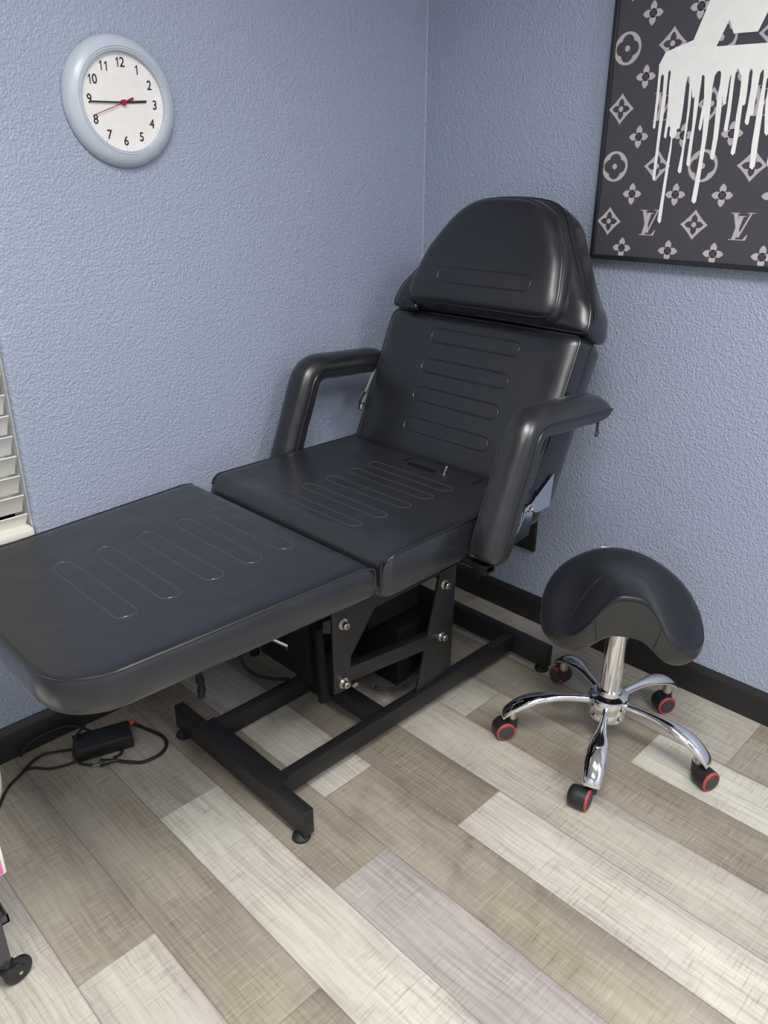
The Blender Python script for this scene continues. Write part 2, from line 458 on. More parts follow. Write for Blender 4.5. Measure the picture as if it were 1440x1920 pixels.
# window: frame, glass and reveal lining
bm = bmesh.new()
for x0, x1, z0, z1 in ((WL, WX, WZ0, WZ0+.045), (WL, WX, WZ1-.045, WZ1), (WL, WL+.045, WZ0, WZ1), (WX-.05, WX, WZ0, WZ1), (-2.05, -2.01, WZ0, WZ1)):
    box(bm, (x0, .112, z0), (x1, .150, z1), bevel=.003)
w1 = struct(link('window_1', bm, M['frame_white'], angle=30))
bm = bmesh.new(); box(bm, (WL, .128, WZ0), (WX, .133, WZ1)); link('pane', bm, M['glass'], w1, smooth=False)
bm = bmesh.new(); box(bm, (WL, -.012, WZ0-.02), (WX+.004, .112, WZ0+.002), bevel=.004); struct(link('trim_2', bm, M['sill'], angle=30))
bm = bmesh.new(); box(bm, (WX-.0015, .016, WZ0+.003), (WX, .112, WZ1), ); struct(link('trim_3', bm, M['frame_white'], smooth=False))

bl = thing('window_blind', 'ivory horizontal slat blind hanging in the window at the left edge', 'blind', (-2.02, .055, WZ0+.01))
BX0, BX1, BY = -2.735, -1.3085, .022
bm = bmesh.new()
zz = [WZ0+.036+.0462*i for i in range(29)]
for z in zz:
    mx = T(0, BY, z) @ Matrix.Rotation(math.radians(-57), 4, 'X')
    n = 6; A = []; B = []
    for k in range(n+1):
        yy = -.029+.058*k/n; cz = .0025*(1-(yy/.029)**2)
        A.append((yy, cz+.0014)); B.append((yy, cz-.0014))
    pts = A+B[::-1]
    Va = [bm.verts.new(mx @ Vector((BX0, p[0], p[1]))) for p in pts]; Vb = [bm.verts.new(mx @ Vector((BX1, p[0], p[1]))) for p in pts]
    bm.faces.new(Va); bm.faces.new(Vb[::-1])
    for i in range(len(pts)): bm.faces.new((Va[i], Vb[i], Vb[(i+1) % len(pts)], Va[(i+1) % len(pts)]))
def rel(root, m=None):
    q = T(*(-Vector(root.location)))
    return q if m is None else q @ m
link('slats', bm, M['blind'], bl, rel(bl), angle=30)
bm = bmesh.new(); box(bm, (BX0, BY-.026, WZ0+.006), (BX1+.006, BY+.024, WZ0+.026), bevel=.005); link('bottom_rail', bm, M['blind'], bl, rel(bl), angle=30)
bm = bmesh.new(); box(bm, (BX0, BY-.03, WZ1-.055), (BX1+.006, BY+.03, WZ1-.004), bevel=.003); link('head_rail', bm, M['blind'], bl, rel(bl), angle=30)
bm = bmesh.new()
for x in (BX1-.10, -2.03, BX0+.1):
    for yy in (BY-.022, BY+.022): tube(bm, [(x, yy, WZ0+.02), (x, yy, WZ1-.01)], .0011, 6)
link('ladder_cord', bm, M['white_plastic'], bl, rel(bl))

# ---------------------------------------------------------------- treatment chair
CY = -.47
ch = thing('treatment_chair', 'long black vinyl reclining treatment bed chair on a black steel base', 'chair', (-.75, CY, 0))
R0 = rel(ch)
def part(name, bm, mat, parent=None, mw=None, **k):
    """child of the chair (world coords) or of one of its parts"""
    if parent is None: return link(name, bm, mat, ch, R0 @ mw if mw is not None else R0, **k)
    return link(name, bm, mat, parent, None, **k)

def pipe_paths(ol, keep): pass

# --- leg rest (local origin at world x=-.958)
tilt = math.radians(-1.7)
LO = Vector((-.958, CY, .634))
MLEG = T(*LO) @ Matrix.Rotation(tilt, 4, 'Y')
MLEG = T(*LO) @ Matrix.Rotation(math.atan2(.018, .55)*-1, 4, 'Y')
ol = rpoly([(0, -.305), (0, .318), (-.597, .300), (-.597, -.255)], [.018, .018, .11, .105], 10, .02)
def leg_drop(x, y):
    rr = .035; dd = -x
    return 0 if dd > rr else rr-math.sqrt(max(0, rr*rr-(rr-dd)**2)) if dd >= 0 else rr
bm = bmesh.new(); cushion(bm, ol, .066, .002, .007, leg_drop, botin=.97, er=.005, s0=.92)
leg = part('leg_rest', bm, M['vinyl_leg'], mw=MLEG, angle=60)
def side_piping(ol, gapx, t, drop, parent, sgn, r=.0034, end2=None):
    """open piping: along the outline except the gap edge, running down at the two gap corners"""
    pts = [p for p in ol if sgn*(gapx-p.x) > .012]
    # rotate so that the path begins after the gap
    best = max(range(len(pts)), key=lambda i: (pts[i]-pts[i-1]).length)
    pts = pts[best:]+pts[:best]
    P = [Vector((p.x, p.y, .001-drop(p.x, p.y)*.9)) for p in pts]
    s = P[0]; e = P[-1]
    def down(q): 
        xs = gapx
        return [Vector((q.x*.4+xs*.6, q.y, -.008)), Vector((xs-sgn*.001, q.y, -.022)), Vector((xs-sgn*.0005, q.y, -t+.006))]
    if s.y < 0: P = down(s)[::-1]+P
    if e.y < 0: P = P+down(e)
    bm = bmesh.new(); tube(bm, P, r, 8)
    return part('piping', bm, M['piping'], parent)
side_piping(ol, 0, .066, leg_drop, leg, 1)

# --- seat (local origin at world x=-.70)
SO = Vector((-.70, CY, .640)); MS = T(*SO)
ol = rpoly([(.300, -.300), (.300, .303), (-.243, .308), (-.243, -.308)], [.02, .02, .045, .03], 10, .02)
def seat_drop(x, y):
    rr = .05; dd = x+.243
    a = 0 if dd > rr else rr-math.sqrt(max(0, rr*rr-(rr-max(dd, 0))**2))
    return a
bm = bmesh.new(); cushion(bm, ol, .088, -.016, .008, seat_drop, botin=.97, power=3, er=.006, s0=.92)
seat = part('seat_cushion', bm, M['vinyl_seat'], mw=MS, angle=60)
side_piping(ol, -.243, .088, seat_drop, seat, -1)
bm = bmesh.new()
box(bm, (.196, -.045, -.020), (.212, .050, -.0035), bevel=.004); link('slot_cover', bm, M['void_black'], seat)
bm = bmesh.new(); tube(bm, [(.199, -.074, -.012), (.206, -.075, .004), (.212, -.075, .016)], .0026, 8); tube(bm, [(.201, -.056, -.012), (.201, -.064, -.008)], .0034, 8); link('hinge_pin', bm, M['chrome'], seat)
for y in (.066, -.165):
    bm = bmesh.new(); box(bm, (.205, y-.004, -.02), (.245, y+.004, -.0025), bevel=.002); link('strap_slit', bm, M['void_black'], seat)

# --- backrest
Ub = Vector((.418, 0, .9085)).normalized(); Nb = Vector((-Ub.z, 0, Ub.x)); Rb = Vector((0, -1, 0))
BO = Vector((-.447, CY, .626))
MB = Matrix(((Rb.x, Ub.x, Nb.x, BO.x), (Rb.y, Ub.y, Nb.y, BO.y), (Rb.z, Ub.z, Nb.z, BO.z), (0, 0, 0, 1)))
ol = rpoly([(-.302, -.004), (.302, -.004), (.296, .386), (-.306, .388)], [.022, .022, .02, .03], 8, .02)
bm = bmesh.new(); cushion(bm, ol, .098, .012, .006, None, botin=.98, power=4, er=.012, s0=.87,
    topfn=lambda x, y: -.006*math.exp(-((x+.20)**2+(y-.12)**2)/.006)+.004*math.exp(-((x-.24)**2)/.002))
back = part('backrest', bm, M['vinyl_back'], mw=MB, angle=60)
bm = bmesh.new(); tube(bm, [(p.x, p.y, .0015) for p in ol], .0034, 8, True); part('piping', bm, M['piping'], back)
bm = bmesh.new(); tube(bm, [(.3035, y, -.045) for y in (.004, .1, .2, .3, .375)], .0022, 6); part('side_seam', bm, M['piping'], back)

# --- head section
half = [(.0, .398), (.12, .397), (.24, .394), (.296, .394), (.307, .404), (.305, .424), (.295, .455), (.268, .489), (.235, .537), (.193, .602), (.163, .650), (.142, .674), (.118, .688), (.083, .697), (.04, .701)]
full = [Vector(p) for p in half]+[Vector((0, .702))]+[Vector((-p[0], p[1])) for p in half[:0:-1]]
olh = [Vector((p.x, p.y)) for p in crom([(p.x, p.y, 0) for p in full], 4, True)]
bm = bmesh.new(); cushion(bm, olh, .092, .010, .006, None, botin=.98, power=4, cen=(0, .50), er=.014, s0=.84)
head = part('head_section', bm, M['vinyl'], mw=MB @ T(0, 0, .006), angle=60)
bm = bmesh.new(); tube(bm, [(p.x, p.y, .0015) for p in olh], .0036, 8, True); part('piping', bm, M['piping'], head)
bm = bmesh.new(); tube(bm, [(p.x*1.012+.002, p.y, -.014) for p in olh if p.x > .06 and p.y > .42], .0022, 6); part('side_seam', bm, M['piping'], head)

# --- pillow
half = [(.0, .405), (.10, .405), (.17, .404), (.208, .408), (.226, .424), (.228, .45), (.220, .49), (.207, .538), (.188, .575), (.155, .625), (.120, .657), (.078, .674), (.035, .680)]
full = [Vector(p) for p in half]+[Vector((0, .681))]+[Vector((-p[0], p[1])) for p in half[:0:-1]]
olp = [Vector((p.x+.006, p.y)) for p in crom([(p.x, p.y, 0) for p in full], 4, True)]
bm = bmesh.new(); cushion(bm, olp, .040, .012, .010, None, botin=.97, power=3, cen=(.004, .535), er=.015, s0=.84)
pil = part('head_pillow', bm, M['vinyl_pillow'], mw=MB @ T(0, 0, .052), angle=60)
bm = bmesh.new(); tube(bm, [(p.x, p.y, .0005) for p in olp], .0034, 8, True); part('piping', bm, M['piping'], pil)

# --- small knob between head section and backrest
bm = bmesh.new(); K0 = MB @ Vector((-.258, .398, .034)); K1 = MB @ Vector((-.190, .389, .036))
kd = (K1-K0).normalized(); kl = (K1-K0).length
lathe(bm, [(0, 0), (.006, .0005), (.010, .003), (.0125, .008), (.0135, .02), (.0135, kl-.02), (.0120, kl-.008), (.009, kl-.003), (.005, kl), (0, kl)], K0, kd, 24)
cyl(bm, (K0+K1)/2, (K0+K1)/2-Nb*.03-Ub*.004, .008)
part('adjuster_knob', bm, M['gloss_black'])['label'] = 'small glossy black knob'

# --- armrests
def armrest(cy, out):
    """L shaped pad: post leaning back, then a horizontal rail to the back. out=-1 right side, +1 left"""
    path = []
    A = Vector((-.680, 0, .560)); B = Vector((-.572, 0, .842)); Cc = Vector((-.292, 0, .827))
    path += [A+(B-A)*t for t in (0, .02, .05, .1, .2, .35, .5, .65, .78)]
    p1 = A+(B-A)*.85; p2 = B+(Cc-B)*.15
    for k in range(9):
        t = k/8; path.append(p1*(1-t)**2+B*2*t*(1-t)+p2*t*t)
    path += [B+(Cc-B)*t for t in (.2, .3, .4, .55, .7, .82, .90, .95, .98, 1)]
    W = .041
    sec = [(-W, -.020), (-W, 0)]+[(-W*math.cos(a), .037*math.sin(a)**.8) for a in [PI*i/14 for i in range(1, 14)]]+[(W, 0), (W, -.020), (W*.8, -.026), (-W*.8, -.026)]
    bm = bmesh.new(); rows = []; L = [0]
    for i in range(1, len(path)): L.append(L[-1]+(path[i]-path[i-1]).length)
    for i, p in enumerate(path):
        tg = (path[min(i+1, len(path)-1)]-path[max(i-1, 0)]).normalized()
        nr = Vector((-tg.z, 0, tg.x))          # points to the outside of the L (front / up)
        a = L[i]; b = L[-1]-L[i]
        s1 = math.sqrt(max(0.0, 1-(1-min(a/.030, 1))**2)); s2 = (.10+.90*math.sqrt(max(0, 1-(1-b/.055)**2))) if b < .055 else 1
        hw = (.55+.45*s1); hh = (.25+.75*s1)*s2
        wob = 1+.03*math.sin(a*40+cy*9)
        rows.append([bm.verts.new(p+Vector((0, cy+q[0]*hw*wob, 0))+nr*q[1]*hh) for q in sec])
    n = len(sec)
    for Aa, Bb in zip(rows, rows[1:]):
        for k in range(n): bm.faces.new((Aa[k], Aa[(k+1) % n], Bb[(k+1) % n], Bb[k]))
    bm.faces.new(rows[0][::-1]); bm.faces.new(rows[-1])
    o = part('armrest', bm, M['arm'], angle=50)
    for side in (-1, 1):
        bm = bmesh.new(); P = []
        for i, p in enumerate(path):
            tg = (path[min(i+1, len(path)-1)]-path[max(i-1, 0)]).normalized()
            a = L[i]; s1 = math.sqrt(max(0.0, 1-(1-min(a/.030, 1))**2)); hw = .55+.45*s1
            wob = 1+.03*math.sin(a*40+cy*9)
            P.append(p+Vector((0, cy+side*W*hw*wob, 0)))
        tube(bm, P, .003, 8); link('piping', bm, M['piping'], o)
    return o, path
ar, ap = armrest(-.826, -1)
zb = Vector((-.338, -.860, .796))
bm = bmesh.new()
tube(bm, [zb+Vector((0, 0, .016)), zb+Vector((0, 0, .004))], .0035, 8)
prism(bm, [(zb.x-.0032, zb.z+.008), (zb.x-.0045, zb.z-.014), (zb.x+.0045, zb.z-.014), (zb.x+.0032, zb.z+.008)], 1, zb.y-.0012, zb.y+.0012)
tube(bm, [zb+Vector((.0055*math.cos(a), 0, -.018+.0065*math.sin(a))) for a in [2*PI*i/16 for i in range(16)]], .0018, 6, True)
link('zipper_pull', bm, M['black_plastic'], ar)
al, _ = armrest(-.114, 1)
# arm brackets under the seat
for y0, y1, yi in ((-.838, -.806, -.60), (-.134, -.102, -.30)):
    bm = bmesh.new(); box(bm, (-.70, y0, .535), (-.662, y1, .556), bevel=.002); box(bm, (-.692, min(y0, yi), .540), (-.668, max(y1, yi), .552), bevel=.002)
    cyl(bm, (-.698, (y0+y1)/2, .537), (-.698, (y0+y1)/2, .524), .002, 8)
    part('arm_bracket', bm, M['void_black'], angle=30)

# --- base frame
ZT = .080
YB = (-.592, -.330)
for x0, x1, nm in ((-1.118, -1.091, 'crossbar'), (-.228, -.200, 'crossbar')):
    bm = bmesh.new(); box(bm, (x0, -.722, .018), (x1, -.205, .084), bevel=.0025)
    cb = part('crossbar', bm, M['black_metal'], angle=30)
    if x0 < -1:
        for y in (-.60, -.46, -.335):
            bm = bmesh.new(); lathe(bm, [(0, .0012), (.003, .0012), (.005, .0004), (.005, -.003), (0, -.003)], (x0, y, .052), (-1, 0, 0), 14); link('bolt_head', bm, M['black_metal'], cb)
        bm = bmesh.new()
        box(bm, (-1.128, -.618, .0835), (-1.072, -.318, .0865), bevel=.001)
        link('top_plate', bm, M['black_metal'], cb, angle=30)
    for y in (-.700, -.228):
        bm = bmesh.new(); c = (x0+x1)/2-(.006 if x0 < -1 else -.0)
        lathe(bm, [(0, 0), (.019, 0), (.0205, .003), (.0195, .007), (.013, .011), (.0075, .014), (.0065, .022), (0, .022)], (c, y, 0), (0, 0, 1), 28)
        link('foot', bm, M['soft_black'], cb)
for y in YB:
    bm = bmesh.new(); box(bm, (-1.091, y-.014, .030), (-.228, y+.014, ZT), bevel=.002)
    part('side_beam', bm, M['black_metal'], angle=30)
bm = bmesh.new(); box(bm, (-.775, YB[0]+.014, .032), (-.735, YB[1]-.014, .076), bevel=.002)
part('cross_brace', bm, M['black_metal'], angle=30)
def bolt(x, y, z, parent, dr=-1):
    bm = bmesh.new()
    lathe(bm, [(0, 0), (.0135, 0), (.0135, .003), (.0095, .0032), (.0095, .0065), (.0085, .0068), (.0085, .0155), (.0072, .017), (.0045, .017), (.004, .011), (0, .011)], (x, y, z), (0, dr, 0), 22)
    return link('bolt', bm, M['steel'], parent, None, angle=30)
for sgn, yb in ((-1, YB[0]), (1, YB[1])):
    yo = yb+sgn*.002
    # rear upright welded on the beam
    bm = bmesh.new(); prism(bm, [(-.640, ZT), (-.505, ZT), (-.497, .405), (-.560, .405)], 1, yo-.0035, yo+.0035, .001)
    up = part('upright_plate', bm, M['black_metal'], angle=30)
    y1 = yo+sgn*.0035
    bolt(-.545, y1, .366, up, sgn); bolt(-.549, y1, .214, up, sgn)
    # front lift plate, with the side rail that carries the seat (gusset between)
    yl = yo+sgn*.001
    bm = bmesh.new()
    prism(bm, [(-.919, .219), (-.866, .214), (-.868, .300), (-.790, .398), (-.56, .400), (-.56, .45), (-.45, .46), (-.45, .545), (-.921, .545)], 1, yl-.003, yl+.003, .0008)
    rail = part('lift_frame', bm, M['black_metal'], angle=30)
    bolt(-.890, yl+sgn*.003, .397, rail, sgn); bolt(-.892, yl+sgn*.003, .240, rail, sgn)
    bm = bmesh.new(); prism(bm, [(-.868, .232), (-.868, .272), (-.555, .232), (-.555, .192)], 1, yl+.010-.014, yl+.010+.012, .002)
    part('lower_link', bm, M['black_metal'], angle=30)
    bm = bmesh.new(); prism(bm, [(-.935, .40), (-.921, .205), (-.925, .195), (-.945, .20), (-.952, .40)], 1, yl+.012, yl+.024, .001)
    part('lift_flange', bm, M['void_black'], angle=30)
# motor and actuator between the beams
bm = bmesh.new()
box(bm, (-.760, -.545, .295), (-.575, -.385, .520), bevel=.012)
cyl(bm, (-.83, -.46, .15), (-.60, -.46, .40), .030, 24)
lathe(bm, [(0, 0), (.05, 0), (.056, .01), (.056, .11), (.05, .12), (0, .12)], (-.83, -.46, .13), (.15, 0, 1), 28)
box(bm, (-.66, -.548, .085), (-.44, -.385, .26), bevel=.006)
box(bm, (-.95, -.55, .24), (-.905, -.36, .52), bevel=.004)
mot = part('motor_housing', bm, M['void_black'], angle=40)
bm = bmesh.new(); tube(bm, crom([(-.75, -.56, .135), (-.70, -.575, .115), (-.62, -.572, .118), (-.56, -.560, .13)], 6), .0045, 8)
link('wire_handle', bm, M['black_metal'], mot)
bm = bmesh.new(); cyl(bm, (-1.00, -.44, .350), (-.935, -.47, .298), .0075, 14); link('chrome_rod', bm, M['chrome'], mot)
bm = bmesh.new(); cyl(bm, (-.945, -.462, .300), (-.925, -.50, .290), .010, 14); cyl(bm, (-.925, -.50, .290), (-.915, -.535, .286), .008, 14); box(bm, (-.925, -.548, .29), (-.917, -.53, .345)); link('rod_clamp', bm, M['black_plastic'], mot)
bm = bmesh.new(); cyl(bm, (-.915, -.534, .286), (-.914, -.539, .2855), .0065, 14); link('clamp_bolt', bm, M['steel'], mot)
bm = bmesh.new(); cyl(bm, (-.845, -.555, .226), (-.855, -.600, .216), .0075, 14); link('stop_pin', bm, M['steel'], mot)
# under-frames of the cushions
bm = bmesh.new()
box(bm, (-1.48, -.66, .530), (-.98, -.28, .556), bevel=.003); box(bm, (-.92, -.70, .528), (-.45, -.24, .551), bevel=.003)
part('cushion_tray', bm, M['void_black'], angle=30)
# dangling strap and cable loop under the leg rest
bm = bmesh.new(); P = crom([(-1.112, -.33, .54), (-1.106, -.325, .38), (-1.110, -.33, .25), (-1.10, -.322, .20), (-1.105, -.325, .165)], 6)
tube(bm, P, [.0095+.0016*math.sin(i*1.3) for i in range(len(P))], 8); part('hanging_strap', bm, M['soft_black'], angle=60)
bm = bmesh.new(); tube(bm, crom([(-1.0, -.31, .54), (-.985, -.30, .36), (-.965, -.29, .20), (-.93, -.29, .13), (-.88, -.31, .10), (-.84, -.32, .085)], 8), .0045, 8)
part('hanging_cable', bm, M['soft_black'])
# chrome hinge brackets at the back of the seat
for y, nm in ((-.782, 'r'), (-.156, 'l')):
    s = -1 if y < CY else 1
    bm = bmesh.new(); prism(bm, [(-.470, .612), (-.376, .672), (-.384, .590), (-.440, .588)], 1, y-.0012, y+.0012)
    hb = part('hinge_bracket', bm, M['mirror'], smooth=False)
    bm = bmesh.new(); prism(bm, [(-.482, .616), (-.452, .600), (-.462, .540), (-.515, .530), (-.540, .545)], 1, y-.0012, y+.0012)
    tube(bm, [(-.486, y+s*.001, .612), (-.492, y+s*.001, .59), (-.512, y+s*.001, .562), (-.526, y+s*.001, .545), (-.545, y+s*.001, .543)], .003, 8)
    link('lower_plate', bm, M['mirror'], hb, angle=30)
    bm = bmesh.new(); lathe(bm, [(0, 0), (.009, 0), (.009, .004), (.006, .005), (.006, .013), (.003, .015), (0, .015)], (-.474, y+s*.001, .611), (0, s, 0), 18)
    lathe(bm, [(0, 0), (.006, 0), (.006, .008), (0, .009)], (-.492, y+s*.001, .612), (0, s, 0), 14)
    link('hinge_bolt', bm, M['chrome'], hb, angle=30)
    bm = bmesh.new(); prism(bm, [(-.505+.011*math.cos(a), .541+.011*math.sin(a)) for a in [2*PI*i/16 for i in range(16)]], 1, y+.004, y+.006)
    link('washer_tab', bm, M['chrome'], hb, angle=30)

bm = bmesh.new(); lathe(bm, [(0, -.006), (.006, -.006), (.009, -.002), (.009, .004), (.005, .008), (0, .009)], (-.433, -.152, .622), (-.5, -.5, .5), 18)
part('hinge_bolt', bm, M['chrome'], angle=40)
# ---------------------------------------------------------------- plug hanging behind the backrest's left side
bm = bmesh.new(); tube(bm, crom([(-.30, -.195, .85), (-.345, -.168, .828), (-.372, -.160, .80), (-.392, -.160, .77), (-.403, -.161, .757)], 8), .0032, 8); pc = part('power_cord', bm, M['grey_cord']); pc['label'] = 'thin grey power cord with a three-pin plug'
bm = bmesh.new(); P = [Vector((-.403, -.161, .760)), Vector((-.405, -.1615, .753)), Vector((-.412, -.162, .744)), Vector((-.421, -.163, .728))]
tube(bm, P, [.004, .0085, .0095, .0095], 12); link('plug_body', bm, M['grey_cord'], pc, None, angle=40)
bm = bmesh.new(); tube(bm, crom([(-.408, -.166, .758), (-.420, -.170, .752), (-.428, -.169, .738), (-.430, -.168, .730)], 5), .004, 8)
tube(bm, [(-.4235, -.172, .732), (-.4255, -.173, .728)], .007, 10); link('plug_guard', bm, M['soft_black'], pc, None)
bm = bmesh.new()
mx = T(-.425, -.163, .722) @ Matrix.Rotation(math.radians(22), 4, 'Y')
box(bm, (-.003, -.0050, -.012), (.003, -.0038, .006), mx); box(bm, (-.003, .0028, -.012), (.003, .0040, .006), mx)
tube(bm, [(-.428, -.173, .730), (-.431, -.173, .716)], .0022, 8); link('prongs', bm, M['chrome'], pc, None, angle=30)

# ---------------------------------------------------------------- black wall plate
bm = bmesh.new(); box(bm, (-.012, -.506, .240), (0, -.375, .366), bevel=.0015)
wp = link('wall_plate', bm, M['baseboard'], angle=30); tag(wp, 'flat black plate on the wall behind the chair, low under the backrest', 'wall plate')

# ---------------------------------------------------------------- saddle stool
HX, HY = -.361, -.989
st = thing('saddle_stool', 'low black saddle stool on a five-legged chrome base with red-ringed casters', 'stool', (HX, HY, 0))
RS = rel(st)
bm = bmesh.new()
lathe(bm, [(0, .078), (.036, .078), (.0435, .080), (.0435, .100), (.0415, .103), (.048, .106), (.050, .114), (.050, .130), (.0455, .141), (.036, .146), (.031, .147), (.030, .157), (.0275, .160), (0, .160)], (HX, HY, 0), (0, 0, 1), 56)
link('hub', bm, M['chrome'], st, RS, angle=35)
bm = bmesh.new(); cyl(bm, (HX, HY, .156), (HX, HY, .372), .0245, 44, .0260); link('gas_column', bm, M['chrome'], st, RS, angle=40)
wheels = [(-.532, -.802, 131.5, (-.50, -.86)), (-.602, -1.072, 203.5, (.22, -.97)), (-.338, -1.242, 275.5, (-.34, -.94)), (-.140, -1.036, 347.5, (-.50, -.86)), (-.226, -.770, 59.5, (-.97, .22))]
for wx, wy, ang, ax in wheels:
    dv = Vector((math.cos(math.radians(ang)), math.sin(math.radians(ang)))); Lg = .252
    # leg: narrow at the hub, broad rounded shell at the end
    ctrl = [(.036, .119, .0085, .012), (.07, .121, .0085, .012), (.105, .122, .0095, .012), (.135, .121, .0135, .013), (.165, .117, .0200, .0145), (.195, .108, .0235, .0150), (.220, .095, .0240, .0145), (.240, .080, .0225, .012), (.252, .068, .0205, .009), (.2555, .062, .0190, .005)]
    cp = crom([(a*Lg/.252, b, 0) for a, b, _, _ in ctrl], 5); wd = crom([(c, e, 0) for _, _, c, e in ctrl], 5)
    bm = bmesh.new(); rows = []
    for i, (c, w) in enumerate(zip(cp, wd)):
        q0, q1 = cp[max(i-1, 0)], cp[min(i+1, len(cp)-1)]; tg = (q1-q0).normalized()
        nr = Vector((-tg.y, tg.x)); row = []
        for k in range(24):
            a = 2*PI*k/24; sx = math.cos(a)*w.x; sz = math.sin(a)*w.y if math.sin(a) > 0 else math.sin(a)*w.y*.6
            rr = c.x+nr.x*sz; zz_ = c.y+nr.y*sz
            row.append(bm.verts.new((HX+dv.x*rr-dv.y*sx, HY+dv.y*rr+dv.x*sx, zz_)))
        rows.append(row)
    for A, B in zip(rows, rows[1:]):
        for k in range(24): bm.faces.new((A[k], A[(k+1) % 24], B[(k+1) % 24], B[k]))
    bm.faces.new(rows[0][::-1]); bm.faces.new(rows[-1])
    link('leg', bm, M['chrome'], st, RS, angle=50)
    # caster
    a3 = Vector((ax[0], ax[1], 0)).normalized(); cc = Vector((wx, wy, .0255))
    stem = Vector((HX+dv.x*(Lg-.020), HY+dv.y*(Lg-.020), 0))
    bm = bmesh.new()
    lathe(bm, [(0, -.0275), (.015, -.0270), (.0215, -.0235), (.0250, -.0165), (.0255, -.006), (.0255, .0150), (0, .0150)], cc, a3, 40)
    cyl(bm, stem+Vector((0, 0, .030)), stem+Vector((0, 0, .058)), .0135, 20)
    ca = link('caster', bm, M['caster_black'], st, RS, angle=40)
    bm = bmesh.new(); cyl(bm, stem+Vector((0, 0, .052)), stem+Vector((0, 0, .086)), .0120, 20); link('stem_collar', bm, M['steel'], ca, None)
    p = cc+a3*.0150
    bm = bmesh.new(); lathe(bm, [(.0195, .002), (.0240, 0), (.0252, .001), (.0250, .0045), (.0232, .0062), (.0205, .0062), (.0200, .003)], p, a3, 44); link('red_ring', bm, M['red'], ca, None, angle=40)
    bm = bmesh.new(); lathe(bm, [(0, 0), (.0206, 0), (.0206, .0055), (.0190, .0078), (.012, .0086), (0, .0088)], p, a3, 44); link('wheel_cap', bm, M['caster_grey'], ca, None, angle=40)

# saddle seat: local a = right as seen from the front, b = towards the front of the saddle
SF = math.radians(214)                        # heading of the saddle front
fv = Vector((math.cos(SF), math.sin(SF), 0)); rv = Vector((-fv.y, fv.x, 0))
SCN = Vector((HX, HY, 0))+rv*.002
def sst(x): x = max(0, min(1, x)); return x*x*(3-2*x)
def seat_top(a, b):
    """height of the saddle surface: arched in front, rising at the rear"""
    fr = sst((b+.13)/.225)
    zf = .354+.130*math.exp(-(abs(a)/.083)**3)-.25*max(0, abs(a)-.12)**2*4
    zr = .447-1.15*a*a+.5*max(0, -b-.05)**2*2
    return zr+(zf-zr)*fr-.035*a
def outline(th):
    """th=0 right, 90 front, 270 back"""
    c, s = math.cos(th), math.sin(th)
    A = .184; B = .187 if s < 0 else .125
    n = 2.05 if s < 0 else 2.5
    rr = 1/((abs(c)/A)**n+(abs(s)/B)**n)**(1/n)
    return Vector((rr*c, rr*s))
NS = 120
ol = [outline(2*PI*i/NS) for i in range(NS)]
def pw(a, b, z): return SCN+rv*a+fv*b+Vector((0, 0, z))
EDGE = .013
def und(p):
    fr = sst((p.y+.02)/.10)
    t = .052+.006*(1-fr)+fr*(-.014+.060*math.exp(-(abs(p.x)/.078)**3))
    return seat_top(p.x, p.y)-EDGE-t
bm = bmesh.new(); rows = []
tops = (.0, .12, .24, .36, .48, .58, .68, .76, .83, .88, .92, .95, .975, .99, 1.0)
for s_ in tops:
    row = []
    for p in ol:
        q = p*s_; fz = sst(p.y/.10); z0_ = .78+.15*fz; e = max(0, (s_-z0_)/(1-z0_)); row.append(bm.verts.new(pw(q.x, q.y, seat_top(q.x, q.y)-EDGE*(1-.6*fz)*e**2.4)))
    rows.append(row)
for f, sc in ((.08, 1.008), (.2, 1.013), (.36, 1.014), (.54, 1.004), (.72, .985), (.86, .960), (.95, .935), (1.0, .89)):
    row = []
    for p in ol:
        zt = seat_top(p.x, p.y)-EDGE*(1-.6*sst(p.y/.10)); q = p*sc; row.append(bm.verts.new(pw(q.x, q.y, zt+(und(p)-zt)*f)))
    rows.append(row)
for k_ in (.7, .45, .2):
    row = []
    for p in ol:
        q = p*k_; row.append(bm.verts.new(pw(q.x, q.y, und(p)*k_**.6+.372*(1-k_**.6))))
    rows.append(row)
for ri, (A, B) in enumerate(zip(rows, rows[1:])):
    for i in range(NS):
        j = (i+1) % NS
        if ri == 0: f = bm.faces.new((A[0], B[i], B[j]))
        else: f = bm.faces.new((A[i], B[i], B[j], A[j]))
        f.material_index = 1 if ri >= len(tops) else 0
bm.faces.new(rows[-1])
for v in rows[0][1:]: bm.verts.remove(v)
seat_o = link('saddle_seat', bm, None, st, RS, angle=70, mats=[M['stool_top'], M['stool_side']])
bm = bmesh.new(); tube(bm, [pw(p.x*1.008, p.y*1.008, seat_top(p.x, p.y)-EDGE*(1-.6*sst(p.y/.10))-.002) for p in ol], .0014, 6, True); link('edge_seam', bm, M['stool_side'], seat_o)
bm = bmesh.new(); P = []
for i in range(41):
    th = PI*(1-i/40); a = .127*math.cos(th); b = .103-.135*math.sin(th)**.9
    P.append(pw(a, b, seat_top(a, b)-EDGE*max(0, (max(abs(a)/.184, b/.125)-.80)/.2)**2.6+.0004))
tube(bm, P, .0009, 6); link('inset_seam', bm, M['stool_side'], seat_o)
bm = bmesh.new(); lathe(bm, [(0, .350), (.045, .350), (.06, .360), (.06, .380), (0, .380)], (HX, HY, 0), (0, 0, 1), 30); link('seat_plate', bm, M['black_metal'], st, RS, angle=40)
